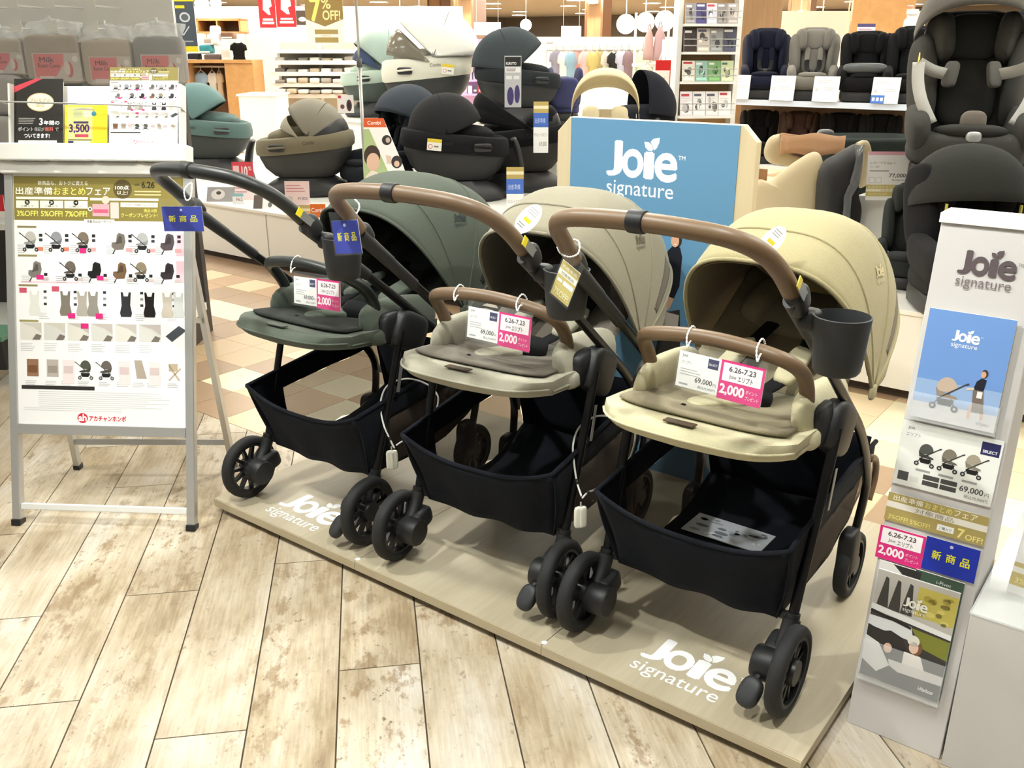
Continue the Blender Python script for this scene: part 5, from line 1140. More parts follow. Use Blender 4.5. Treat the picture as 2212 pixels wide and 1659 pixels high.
for px, lab, cm, cp, kw in [(1648, 'navy blue child seat, leftmost on the upper shelf', (24, 28, 46), (22, 26, 42), dict(h=.68)),
                            (1750, 'light grey child seat with padded headrest on the upper shelf', (112, 109, 103), (122, 119, 113), dict(h=.68)),
                            (1862, 'black child seat with impact shield on the upper shelf', (16, 16, 18), (19, 19, 21), dict(h=.64, harness=False)),
                            (1962, 'black child seat, rightmost on the upper shelf beside the grey seat', (17, 17, 19), (21, 21, 23), dict(h=.68, harness=False))]:
    x = on_shelf(px); cs = child_seat(lab, (x, YS + .3, 1.05), face_cam(Vector((x, YS, 0))) + .0, cm, cp, .98, **kw)
    if 'shield' in lab: MB().cush((0, -.16, .30), (.40, .14, .10), (-.2, 0, 0), .6, .5).build('impact_shield', mat('shield_grey', (70, 74, 76), .35), cs, True)
for px, lab, cm, cp in [(1650, 'black child seat below the navy seat on the lower shelf', (24, 23, 24), (24, 24, 24)), (1738, 'brown child seat on the lower shelf', (70, 52, 44), (78, 58, 50)), (1830, 'black child seat below the impact shield seat on the lower shelf', (26, 25, 26), (28, 28, 28)), (1915, 'black child seat at the right of the lower shelf', (26, 26, 27), (28, 28, 28))]:
    x = on_shelf(px, .25); child_seat(lab, (x, YS + .2, .44), face_cam(Vector((x, YS, 0))), cm, cp, .80, harness=False, h=.62)
for i, (x0, x1, y0, y1) in enumerate([(1568, 1610, 165, 212), (1662, 1700, 165, 212), (1754, 1800, 168, 215), (1880, 1930, 170, 222)]):
    p = Ink(); w = .24; h = .225; p.rect(0, 0, w, h, (248, 248, 248)); grey_lines(p, .03, h - .04, .16, 2, .02, (200, 200, 205), 2, .006); p.rect(.02, .09, .03, .03, (206, 206, 210), 2); grey_lines(p, .1, .12, .12, 2, .018, (196, 196, 200), 2, .006)
    if i == 3:
        p.rect(0, 0, .12, .07, (70, 120, 210), 3)
        for j in range(3): p.rect(.012 + j * .036, .02, .024, .03, WHITE, 4)
    d = ray(x0, y1); t = (YS - .02) / d.y; q = CAM + d * t
    sheet_thing('price_card', ['white price card left of the navy child seat', 'white price card between the navy and light grey child seats', 'white price card between the light grey and shield seats', 'white price card with a blue corner right of the shield seat'][i], frame(Vector((q.x, YS - .03, 1.055)), (1, 0, 0), (0, .1, 1)), w, h, .003, p, 'price card')
# ================================================================ small things on the white cabinets
def cam_panel(px, py, depth, turn=0.0, back=.12):
    return frame(at(px, py, depth), (math.cos(YAW + turn), math.sin(YAW + turn), 0), (-math.sin(YAW) * back, math.cos(YAW) * back, 1))
def pxw(n, depth): return n * depth / FPX
def card(name, label, box, depth, ink, cat='price card', turn=0.0, th=.003, group=None, back=.12):
    x0, y0, x1, y1 = box
    if depth is None:            # stands on the cabinet top
        q = onz(x0, y1, ZC); depth = (q - CAM).dot(FW)
        if q.y < 4.24: depth *= 4.24 / q.y
    w = pxw(x1 - x0, depth); h = pxw(y1 - y0, depth)
    p = Ink(); ink(p, w, h) if ink else None
    return sheet_thing(name, label, cam_panel(x0, y1, depth, turn, back), w, h, th, p if ink else None, cat, group)
def ink_red10(p, w, h):
    p.rect(0, 0, w, h, (244, 226, 228)); p.rect(0, h * .52, w, h * .48, (214, 72, 88), 2); p.text('10', w * .46, h * .62, h * .26, (250, 236, 236), w=w * .26, bold=.03, l=3); p.rect(w * .06, h * .6, w * .28, h * .3, (240, 200, 204), 3); p.text('%', w * .76, h * .78, h * .1, WHITE, l=3); grey_lines(p, w * .1, h * .4, w * .7, 3, h * .1, (200, 150, 156), 2, h * .03)
card('price_card', 'red and white 10 percent card before the beige infant seat', (505, 352, 551, 432), None, ink_red10)
def ink_no2(p, w, h): p.rect(0, 0, w, h, (242, 244, 244)); p.rect(0, h * .7, w, h * .3, (150, 190, 200), 2); p.text('No.2', w * .35, h * .3, h * .3, (170, 70, 80), w=w * .55, bold=.02, l=2)
card('rank_card', 'small white card reading No.2 under the red card', (503, 418, 527, 441), None, ink_no2, 'card')
def ink_pinkcard(p, w, h):
    p.rect(0, 0, w, h, (240, 214, 214)); p.rect(0, 0, w, h * .33, (190, 166, 112), 2); p.rect(0, h * .16, w, h * .07, (232, 220, 190), 3); grey_lines(p, w * .06, h * .86, w * .8, 3, h * .08, (206, 140, 150), 2, h * .03); p.text('49,800', w * .5, h * .46, h * .09, (120, 100, 104), w=w * .42, l=2); p.rect(w * .06, h * .45, w * .25, h * .12, (206, 196, 190), 2)
card('price_card', 'pink and gold price card on the cabinet behind the black handle', (618, 393, 671, 468), None, ink_pinkcard)
def ink_orange(p, w, h): p.rect(0, 0, w, h, (226, 112, 40)); p.text('Combi', w * .08, h * .4, h * .3, WHITE, w=w * .8, bold=.02, l=2)
card('brochure_box', 'orange brochure box next to the pink price card', (671, 441, 704, 470), None, ink_orange, 'brochure box', th=.06)
def ink_photo(p, w, h): p.rect(0, 0, w, h, (150, 146, 146)); p.ell(w * .4, h * .5, w * .25, h * .35, (206, 200, 196), 2); p.ell(w * .42, h * .6, w * .09, h * .12, (70, 60, 56), 3)
card('photo_panel', 'small grey photo panel lying before the teal infant seat', (446, 402, 506, 436), None, ink_photo, 'panel', back=.6)
def ink_photo2(p, w, h): p.rect(0, 0, w, h, (236, 236, 236)); p.rect(0, 0, w * .3, h, (96, 84, 80), 2); p.ell(w * .55, h * .3, w * .07, h * .2, (110, 110, 110), 2)
card('photo_panel', 'white product panel lying beside the pink price card', (547, 420, 612, 451), None, ink_photo2, 'panel', back=.6)
def ink_dots(p, w, h):
    p.rect(0, 0, w, h, (240, 242, 246))
    for i in range(5): p.ell(w * (.3 + .18 * (i % 3)), h * (.35 + .3 * (i // 3)), w * .06, h * .1, (70, 72, 80), 2, 8)
card('leaflet', 'white dotted leaflet lying between the beige and navy seats', (690, 360, 728, 392), None, ink_dots, 'leaflet', back=.8)
def ink_hang(p, w, h): p.rect(0, 0, w, h, (246, 244, 244)); p.rect(w * .05, h * .82, w * .2, h * .15, (200, 70, 84), 2); p.ell(w * .3, h * .35, w * .13, h * .13, (130, 80, 80), 2); p.ell(w * .72, h * .42, w * .17, h * .33, (90, 60, 64), 2); p.ell(w * .72, h * .42, w * .09, h * .2, (50, 40, 44), 3)
card('hang_tag', 'white product tag hanging before the navy car seat', (730, 207, 765, 244), (onz(792, 437, ZC) - CAM).dot(FW), ink_hang, 'hang tag', back=0)
MB().box(pxw(35, 6.9), pxw(49, 6.9), .08, .09, -.003, 0).build('bracket', M_ALU, bpy.data.objects['hang_tag.003'])
# advertising prop with a smiling woman: a slanted board cut narrow at the top
q = onz(787, 452, ZC); dpt = (q - CAM).dot(FW); w = pxw(118, dpt); h = pxw(194, dpt)
t = thing('advertising_prop', 'slanted white and orange advertising prop picturing a smiling woman', 'sign', M=cam_panel(787, 452, dpt, 0, .3))
sx = lambda y: .36 + .64 * (1 - y) ** .9          # width of the board at a height
MB().prism([(0, 0), (w, 0), (w * sx(.5), h * .5), (w * .36, h), (0, h)], -.006, 0).build('board', mat('paper_white', (246, 245, 243), .5), t)
p = Ink(); p.poly([(0, h * .9), (w * .42, h * .9), (w * .36, h), (0, h)], (220, 92, 40), 2); p.text('Combi', w * .07, h * .93, h * .04, (250, 236, 226), w=w * .24, bold=.02, l=3)
p.poly([(0, h * .2), (0, h * .88), (w * .1, h * .88), (w * .45, h * .4), (w * .5, h * .2)], (176, 196, 140), 2)
p.ell(w * .15, h * .585, w * .15, h * .12, (64, 46, 40), 3, 22); p.ell(w * .17, h * .52, w * .12, h * .10, (224, 186, 162), 4, 22); p.poly([(w * .02, h * .2), (w * .03, h * .36), (w * .14, h * .43), (w * .24, h * .41), (w * .36, h * .32), (w * .4, h * .2)], (236, 222, 210), 3); p.rect(0, 0, w * .98, h * .2, (196, 190, 180), 2)
p.ell(w * .42, h * .76, w * .09, h * .055, (52, 46, 46), 3); p.ell(w * .44, h * .76, w * .04, h * .03, (206, 180, 170), 4, 12); p.ell(w * .6, h * .52, w * .1, h * .07, (50, 44, 44), 3); p.ell(w * .6, h * .5, w * .05, h * .035, (226, 190, 170), 4, 12); p.poly([(w * .4, h * .6), (w * .5, h * .58), (w * .5, h * .5), (w * .42, h * .5)], (226, 200, 186), 3); p.rect(w * .5, h * .36, w * .25, h * .03, (120, 110, 90), 3)
p.build(t, 'print'); MB().bar((w * .3, h * .8, -.006), (w * .3, 0, -.22), .02, .004).build('easel_leg', M_TRIMW, t)
# grey upright pole beside it
pp_ = onz(792, 437, ZC)
pl = thing('sign_pole', 'thin grey sign pole standing between the navy and black seats', 'pole', pp_)
MB().tube([(0, 0, 0), (0, 0, 1.0)], .013, 12).build('lower_tube', M_ALU, pl, True); MB().tube([(0, 0, 1.0), (0, 0, 1.9)], .009, 12).build('upper_tube', M_ALU, pl, True)
MB().tube([(0, 0, .97), (0, 0, 1.03)], .02, 12).build('clamp', M_GREYP, pl, True); MB().lathe([(0, 0), (.11, 0), (.11, .006), (.02, .012)], n=24).build('foot_plate', M_ALU, pl, True)
def ink_gold_blue(p, w, h):
    p.rect(0, 0, w, h, (244, 244, 244)); p.rect(0, h * .78, w, h * .22, (186, 164, 96), 2); p.rect(0, h * .86, w, h * .06, (238, 228, 196), 3); p.rect(0, h * .5, w, h * .28, (70, 110, 196), 2); p.text('出産準備', w * .1, h * .58, h * .1, (200, 214, 240), w=w * .7, l=3); p.text('マルゴット エスワン', w * .05, h * .32, h * .07, (110, 106, 106), w=w * .85, l=2); p.text('69,000', w * .4, h * .12, h * .1, (100, 96, 96), w=w * .5, l=2)
card('price_card', 'gold and blue price card in front of the black hooded seats', (1094, 364, 1131, 476), None, ink_gold_blue)
card('price_card', 'gold and blue price card under the slate grey hood', (1152, 224, 1184, 330), 7.2, ink_gold_blue)
def ink_kurutto(p, w, h):
    p.rect(0, 0, w, h, (186, 186, 192)); p.rect(w * .03, h * .8, w * .94, h * .18, (36, 36, 38), 2); p.text('KURUTTO', w * .1, h * .83, h * .05, WHITE, w=w * .6, bold=.02, l=3); p.rect(w * .05, h * .68, w * .9, h * .1, (236, 236, 236), 2); grey_lines(p, w * .1, h * .74, w * .75, 2, h * .035, (90, 90, 96), 3, h * .015)
    p.rect(w * .1, h * .55, w * .34, h * .07, (226, 226, 226), 2); p.rect(w * .54, h * .55, w * .34, h * .07, (226, 226, 226), 2); p.ell(w * .35, h * .22, w * .2, h * .18, (66, 58, 110), 3); p.ell(w * .75, h * .26, w * .16, h * .18, (66, 58, 110), 3)
card('product_panel', 'tall grey product panel with a black header beside the slate hood', (1090, 127, 1126, 232), 7.3, ink_kurutto, 'sign', back=0)
# ================================================================ hanging packs, far left
M_GOND = mat('gondola_dark', (58, 54, 52), .6)
gp = onz(-5, 872, 0); gx = RV; DG = 4.7
gl = thing('goods_gondola', 'dark goods gondola with white shelf behind the advertising stand', 'gondola', at(150, 400, DG + .25).xy.to_3d(), YAW)
MB().box(-1.3, .66, .0, .06, 0, 1.50).build('back_panel', M_GOND, gl); MB().box(-1.3, .66, 0, .03, 1.5, 1.92).build('mesh_panel', mat('pale_mesh', (236, 235, 232), .6), gl); MB().box(-1.3, .66, -.5, 0, 0, .14).build('base', M_GOND, gl); MB().box(-1.3, .66, -.52, 0, .14, .18).build('base_shelf', M_TRIMW, gl)
MB().box(-1.3, .66, -.42, 0, .66, .69).build('shelf', M_TRIMW, gl)
for x in (-.75, -.31, -.14, .04, .21, .40):
    for z, n in ((1.60, 1), (1.70, 1)):
        MB().tube([(x, 0, z), (x, -.34, z), (x, -.36, z + .02)], .004, 8).build('hook', M_TRIMW, gl, True); MB().box(x - .025, x + .025, -.365, -.362, z - .015, z + .035).build('price_holder', M_TRIMW, gl)
M_PACK = [fabric('pack_taupe', (182, 170, 157), .1), fabric('pack_greige', (190, 179, 164), .1), fabric('pack_grey', (150, 149, 149), .1)]
M_BAG = mat('clear_bag', (250, 252, 254), .08, alpha=.38, spec=.9, bump=.9, scale=26, dist=.01)
for i, (x0, y0, x1, y1, mi) in enumerate([(-40, 70, 62, 165, 1), (60, 58, 186, 183, 0), (183, 68, 295, 188, 1), (294, 62, 406, 186, 2)]):
    d = DG - .16; w = pxw(x1 - x0, d); h = pxw(y1 - y0, d); M = cam_panel(x0, y1, d, 0, 0)
    t = thing('packaged_cover', ['packaged room cover cut off by the left edge', 'packaged taupe room cover, first full pack from the left', 'packaged taupe room cover, middle of the row of packs', 'packaged grey room cover, right end of the row of packs'][i], 'packaged bedding', M=M, group='packaged covers hanging behind the stand')
    MB().cush((w / 2, h * .42, -.03), (w * .96, h * .80, .09), (0, 0, 0), .35, .3).build('folded_cover', M_PACK[mi], t, True)
    MB().box(w * .18, w * .98, h * .06, h * .52, .016, .018).build('label_card', mat('label_grey', (208, 199, 193), .5), t)
    p = Ink(); p.poly([(w * .2, h * .12), (w * .2, h * .5), (w * .72, h * .5), (w * .7, h * .34), (w * .55, h * .14)], (228, 124, 130)); p.text('Milk', w * .3, h * .37, h * .08, (90, 50, 50), w=w * .24, bold=.01, l=2); p.text('Room Cover', w * .26, h * .28, h * .07, (90, 50, 50), w=w * .38, bold=.01, l=2); p.ell(w * .78, h * .25, w * .07, h * .13, (206, 110, 112), 2); p.ell(w * .75, h * .27, w * .05, h * .12, (232, 214, 208), 3); p.rect(w * .26, h * .07, w * .25, h * .07, (230, 220, 214), 3); p.ell(w * .9, h * .42, w * .05, h * .05, (236, 230, 226), 3, 14); p.build(t, 'label_print', .018)
    MB().sheet([[Vector((w * j / 8, h * (.78 + .26 * k / 5) - (.03 * w * math.cos(j * PI / 4)), .02 * math.cos(j * 2.2 + k) - .01 - .008 * k)) for j in range(9)] for k in range(6)], .002).build('bag_top', M_BAG, t, True)
    MB().sheet([[Vector((w * j / 8, h * k / 5, .024 + .006 * math.sin(j * 1.7 + k * 2.3))) for j in range(9)] for k in range(6)], .001).build('bag_front', mat('clear_bag_front', (246, 248, 250), .06, alpha=.1, spec=.9, bump=.6, scale=30, dist=.008), t, True)
    MB().tube([(w * .5, h * 1.0, -.03), (w * .5, h * 1.12, -.03)], .006, 8).build('bag_hanger', M_TRIMW, t, True)
for i, (y0, y1) in enumerate(((165, 250), (255, 335))):
    d = DG - .12; M = cam_panel(-60, y1, d, 0, 0); w = pxw(125, d); h = pxw(y1 - y0, d)
    t = thing('packaged_cover', ['grey packaged cushion stacked under the hanging packs at the left edge', 'lower grey packaged cushion at the left edge'][i], 'packaged bedding', M=M)
    MB().cush((w / 2, h / 2, -.04), (w, h, .14), (0, 0, 0), .4, .4).build('folded_cover', fabric('pack_pale', (176, 172, 168), .08), t, True)
    MB().cush((w / 2, h / 2, -.03), (w * 1.03, h * 1.04, .15), (0, 0, 0), .4, .4).build('bag', mat('clear_bag_front', (246, 248, 250), .06, alpha=.1), t, True)
# green and dark goods lower down at the left edge
t = thing('storage_box', 'dark storage box with green lid on the gondola base, left edge', 'storage box', at(-12, 800, 4.35), YAW); MB().box(-.14, .06, 0, .2, -.0, .14).build('body', M_DARK, t, bevel=.004); MB().box(-.145, .065, -.005, .205, .14, .165).build('lid', mat('green_lid', (96, 140, 116), .5), t, bevel=.003)
def ink_redcard(p, w, h): p.rect(0, 0, w, h, (206, 40, 48)); p.rect(0, 0, w, h * .28, (240, 236, 230), 2)
card('price_card', 'red price card at the left edge beside the stand poster', (-30, 422, 12, 470), 4.45, ink_redcard)
# ================================================================ banners hung from the ceiling
def banner(label, box, depth, ink, pts=None, cords=True, th=.004):
    x0, y0, x1, y1 = box; w = pxw(x1 - x0, depth); h = pxw(y1 - y0, depth); M = cam_panel(x0, y1, depth, 0, 0)
    t = thing('hanging_banner', label, 'banner', M=M)
    poly = [(a * w, b * h) for a, b in (pts or [(0, 0), (1, 0), (1, 1), (0, 1)])]
    MB().prism(poly, -th, 0).build('board', mat('paper_white', (246, 245, 243), .5), t)
    p = Ink(); ink(p, w, h); p.build(t, 'print')
    top = 3.25 - M.translation.z
    for x in (.1, .9): MB().tube([(x * w, h, -th / 2), (x * w, top, -th / 2)], .0018, 6).build('cord', M_TRIMW, t)
def ink_7off(p, w, h):
    p.poly([(0, h * .49), (w / 2, h * .35), (w, h * .49), (w, h), (0, h)], (150, 122, 66))
    p.poly([(0, 0), (w, 0), (w, h * .485), (w / 2, h * .345), (0, h * .485)], (252, 244, 222))
    p.text('7', w * .14, h * .455, h * .42, (252, 226, 120), w=w * .27, bold=.03, l=2); p.text('%', w * .44, h * .68, h * .2, (250, 232, 160), w=w * .24, bold=.01, l=2); p.text('OFF!', w * .46, h * .475, h * .17, (250, 232, 160), w=w * .46, bold=.02, l=2)
    p.rect(w * .22, h * .21, w * .62, h * .085, (168, 142, 84), 2); p.rect(w * .22, h * .05, w * .62, h * .1, (168, 142, 84), 2); p.text('対象商品', w * .4, h * .16, h * .04, (168, 142, 84), w=w * .24, l=2)
banner('gold hanging banner reading 7% OFF', (664, -10, 745, 98), 9.0, ink_7off)
def ink_red(p, w, h):
    p.rect(0, 0, w, h, (206, 44, 52)); p.poly([(w * .25, h * .5), (w * .3, h * .85), (w * .75, h * .85), (w * .8, h * .6), (w * .62, h * .55), (w * .7, h * .36), (w * .55, h * .36)], (250, 238, 236), 2)
    p.rect(w * .2, h * .2, w * .62, h * .06, (250, 238, 236), 2); p.rect(w * .15, h * .1, w * .72, h * .07, (250, 238, 236), 2)
banner('red hanging banner, left one of the pair', (562, -12, 598, 60), 10.5, ink_red); banner('red hanging banner, right one of the pair', (599, -12, 641, 58), 10.3, ink_red)
def ink_navy(p, w, h):
    p.rect(0, 0, w, h, (74, 82, 92)); p.rect(0, h * .9, w, h * .1, (240, 216, 40), 2); p.rect(0, 0, w, h * .1, (240, 216, 40), 2); p.ell(w * .62, h * .62, w * .2, h * .09, (206, 210, 212), 2, 18); p.ell(w * .62, h * .62, w * .14, h * .06, (96, 104, 112), 3, 18); p.line((w * .4, h * .4), (w * .5, h * .3), w * .04, (206, 210, 212), 2); p.line((w * .5, h * .3), (w * .75, h * .46), w * .04, (206, 210, 212), 2); p.rect(w * .35, h * .18, w * .5, h * .02, (160, 166, 170), 2); p.rect(w * .3, h * .78, w * .35, h * .05, (240, 216, 40), 2)
banner('dark slate hanging banner with yellow ends and a sun symbol', (372, 0, 429, 112), 8.4, ink_navy)
def ink_plain(p, w, h): p.rect(0, 0, w, h, (246, 246, 240)); grey_lines(p, w * .1, h * .6, w * .7, 3, h * .2, (190, 190, 190), 2, h * .05)
banner('white hanging aisle sign, left of the slate hood', (1024, 50, 1082, 76), 14, ink_plain); banner('white hanging aisle sign above the clothes rails', (1212, 58, 1255, 82), 13, ink_plain)
def ink_brown(p, w, h): p.rect(0, 0, w, h, (84, 70, 60)); p.ell(w * .5, h * .4, w * .3, h * .16, (240, 238, 234), 2)
banner('small brown hanging sign with a white emblem behind the 7% banner', (640, 25, 668, 54), 13, ink_brown)
# ================================================================ far store: walls, columns, lamps
M_WALLG = mat('wall_greybrown', (128, 121, 112), .8); M_WALLW = mat('wall_white', (240, 238, 230), .7); M_COLW = wood('column_wood', (134, 102, 70), (170, 134, 96), 'Z', 3)
wall_far = struct(MB().box(-60, 12, 44, 44.3, 0, 3.3).build('wall_back', M_WALLG))
wall_l = struct(MB().box(-34.3, -34, -6, 60, 0, 3.3).build('wall_left', M_WALLG))
def column(px0, px1, depth, label, band=False):
    a = at(px0, 60, depth); b = at(px1, 60, depth); w = (b - a).length; c = (a + b) / 2
    t = thing('column', label, 'column', (c.x, c.y, 0), YAW - .55); s = w * .36
    MB().box(-s, s, -s, s, 0, 3.25).build('shaft', M_COLW, t)
    for d in (-1, 1): MB().box(d * s - .02, d * s + .02, -s - .02, s + .02, 0, 3.24).build('corner_trim', mat('col_trim', (96, 64, 40), .5), t)
    if band: MB().box(-s - .01, s + .01, -s - .01, s + .01, 1.62, 1.78).build('yellow_band', mat('yellow_band', (240, 226, 60), .5), t); MB().box(-s - .01, s + .01, -s - .01, s + .01, 1.36, 1.5).build('yellow_band', mat('yellow_band', (240, 226, 60), .5), t)
    if depth < 20:
        MB().box(-.08, .08, -s - .12, -s, 2.30, 2.46).build('sconce', M_TRIMW, t); MB().box(-.07, .07, -s - .11, -s - .01, 2.46, 2.464).build('sconce_lens', mat('sconce_lens', (255, 238, 206), .5, emit=60), t)
        ld = bpy.data.lights.new('uplight', 'POINT'); ld.energy = 380; ld.color = (1, .93, .80); ld.shadow_soft_size = .06; lo = bpy.data.objects.new('uplight', ld); COL.objects.link(lo); lo.parent = t; lo.location = (0, -s - .2, 2.55)
    return t
column(985, 1047, 15, 'wood-clad column with yellow bands behind the white hood', True); column(1265, 1318, 17, 'wood-clad column above the clothes rails'); column(1700, 1758, 14, 'wood-clad column behind the child seat shelf'); column(927, 972, 24, 'distant wood-clad column left of the banded one')
M_GLOBE = mat('lit_globe', (255, 246, 226), .4, emit=30)
for x, y, r, d, lab in [(865, 45, 13, 14, 'lit globe pendant lamp left of the white hood'), (906, 40, 11, 16, 'lit globe pendant lamp just behind the white hood'), (1136, 54, 12, 15, 'lit globe pendant lamp above the slate hood'), (1352, 52, 20, 12, 'large lit globe lamp, leftmost of three above the clothes'), (1394, 48, 20, 12.4, 'large lit globe lamp, middle of three above the clothes'), (1436, 45, 21, 12.2, 'large lit globe lamp, right one of three above the clothes'), (436, 8, 15, 13, 'lit globe lamp beside the slate banner'), (466, 6, 12, 13.6, 'smaller lit globe lamp beside the slate banner'), (1680, 52, 22, 13, 'large lit globe lamp above the navy child seat'), (1775, 50, 22, 13.2, 'large lit globe lamp above the light grey child seat'), (1728, 44, 20, 12.6, 'large lit globe lamp in front of the wooden column')]:
    p = at(x, y, d); R0 = pxw(r, d)
    t = thing('pendant_lamp', lab, 'lamp', p); MB().cush((0, 0, 0), (2 * R0,) * 3, (0, 0, 0), 1, 1, 20, 12).build('globe', M_GLOBE, t, True); MB().tube([(0, 0, R0), (0, 0, 3.25 - p.z)], .006, 6).build('cord', M_TRIMW, t)
a = at(1000, 110, 15.5); b = at(1470, 110, 15.5); W0 = struct(MB().box(0, (b - a).length, 0, .1, 0, 1.72).build('wall_middle', M_WALLW)); W0.location = (a.x, a.y, 0); W0.rotation_euler = (0, 0, YAW)
# bright clothing shop on the left: white back wall, wooden cabinet and shelves
a = at(400, 110, 14.5); b = at(1000, 110, 14.5)
W1 = struct(MB().box(0, (b - a).length, 0, .1, 0, 2.15).build('wall_shop', M_WALLW)); W1.location = (a.x, a.y, 0); W1.rotation_euler = (0, 0, YAW)
WL = wood('light_oak', (190, 140, 84), (216, 168, 108), 'Z', 4)
def cam_box(name, label, cat, box, depth, dz, parts):
    x0, y0, x1, y1 = box; M = cam_panel(x0, y1, depth, 0, 0); w = pxw(x1 - x0, depth); h = pxw(y1 - y0, depth)
    t = thing(name, label, cat, M=M); parts(t, w, h, dz); return t
def P_wc(t, w, h, dz):
    f = .0 - M_floor(t)
    MB().box(w * .58, w, -f, h * .92, -dz, 0).build('side_panel', WL, t); MB().box(0, w, h * .92, h, -dz, .03).build('top', WL, t); MB().box(0, w * .04, -f, h * .92, -dz, 0).build('side_panel', WL, t); MB().box(w * .04, w * .58, -f, h * .92, -dz, -dz + .03).build('back', wood('oak_dark', (110, 80, 52), (140, 104, 70), 'Z', 4), t)
    MB().tube([(w * .04, h * .82, -dz * .4), (w * .58, h * .82, -dz * .4)], .012, 8).build('rail', M_ALU, t)
def M_floor(t): return -t.matrix_world.translation.z
cam_box('wardrobe_unit', 'light oak wardrobe unit with hanging rail under the slate banner', 'wardrobe', (408, 134, 552, 212), 11.4, .5, P_wc)
def P_up(t, w, h, dz):
    MB().box(0, w, h * .85, h, -dz, 0).build('top', WL, t); MB().box(0, w, 0, h * .12, -dz, 0).build('bottom', WL, t); MB().box(w * .96, w, 0, h, -dz, 0).build('side_panel', WL, t); MB().box(0, w * .04, 0, h, -dz, 0).build('side_panel', WL, t); MB().box(w * .45, w * .48, h * .1, h * .85, -dz, 0).build('divider', WL, t); MB().box(0, w, 0, h, -dz - .02, -dz).build('back', wood('oak_dark', (110, 80, 52), (140, 104, 70), 'Z', 4), t)
    MB().box(w * .02, w * .04, -M.translation.z if False else -1.7, 0, -dz, -dz + .04).build('post', M_TRIMW, t); MB().box(w * .94, w * .96, -1.7, 0, -dz, -dz + .04).build('post', M_TRIMW, t)
cam_box('wall_shelf', 'light oak pigeonhole shelf above the wardrobe', 'shelf', (426, 42, 521, 72), 13.5, .4, P_up)
def ppoly(t, name, poly, m, th=.03, n=3, z=0):
    cx_ = sum(p[0] for p in poly) / len(poly); cy_ = sum(p[1] for p in poly) / len(poly); rings = []
    for i in range(-n, n + 1):
        a_ = i / n * PI / 2; k = .62 + .38 * math.cos(a_)
        rings.append([Vector((cx_ + (p[0] - cx_) * k, cy_ + (p[1] - cy_) * k, z + th * math.sin(a_))) for p in poly])
    return MB().loft(rings).build(name, m, t, True)
GARM = [(.3, 1), (.42, .96), (.58, .96), (.7, 1), (.95, .86), (1, .62), (.84, .58), (.82, .3), (.9, 0), (.1, 0), (.18, .3), (.16, .58), (0, .62), (.05, .86)]
def garment(label, box, depth, col, group, turn=0.0, hanger=True):
    x0, y0, x1, y1 = box; M = cam_panel(x0, y1, depth, turn, 0); w = pxw(x1 - x0, depth) / max(.3, math.cos(turn)); h = pxw(y1 - y0, depth)
    t = thing('garment', label, 'clothing', M=M, group=group)
    ppoly(t, 'cloth', [(a_ * w, b_ * h) for a_, b_ in GARM], fabric('cloth_%d_%d_%d' % col, col, .08), .03)
    if hanger: MB().tube([(w * .3, h * .98, 0), (w * .5, h * 1.06, 0), (w * .7, h * .98, 0)], .006, 6).build('hanger', M_ALU, t); MB().tube([(w * .5, h * 1.06, 0), (w * .5, h * 1.16, 0), (w * .54, h * 1.18, 0)], .005, 6).build('hook', M_ALU, t)
garment('black garment on display above the oak wardrobe', (499, 94, 537, 136), 11.5, (24, 22, 22), None, hanger=False)
for i, (x0, x1, c) in enumerate([(424, 456, (160, 184, 206)), (452, 476, (226, 220, 210)), (470, 488, (206, 180, 150))]):
    garment(['pale blue top hanging in the oak wardrobe', 'cream top hanging in the oak wardrobe', 'tan top hanging in the oak wardrobe'][i], (x0, 158, x1, 212), 11.6, c, 'tops hanging in the oak wardrobe')
for i, (x0, y0, x1, y1, c) in enumerate([(430, 98, 456, 116, (60, 140, 150)), (405, 116, 428, 134, (44, 40, 50)), (440, 118, 476, 134, (96, 84, 84)), (478, 104, 498, 134, (216, 212, 206)), (455, 58, 472, 98, (240, 240, 244)), (440, 84, 462, 98, (176, 160, 150)), (476, 70, 504, 84, (130, 98, 76))]):
    d = 11.55; t = thing('folded_goods', ['teal folded goods on the oak wardrobe', 'dark folded goods at the left of the oak wardrobe', 'brown boxed goods on the oak wardrobe', 'white boxed goods beside the black garment', 'white and navy pack standing on the oak wardrobe', 'taupe folded goods behind the teal ones', 'small brown sign box under the pigeonhole shelf'][i], 'goods', M=cam_panel(x0, y1, d, 0, 0)); w = pxw(x1 - x0, d); h = pxw(y1 - y0, d)
    MB().cush((w / 2, h / 2, -.1), (w, h, .2), (0, 0, 0), .3, .3).build('stack', fabric('goods_%d_%d_%d' % c, c, .1), t, True); MB().box(w * .1, w * .9, h * .1, h * .3, -.01, .005).build('band', M_TRIMW, t)
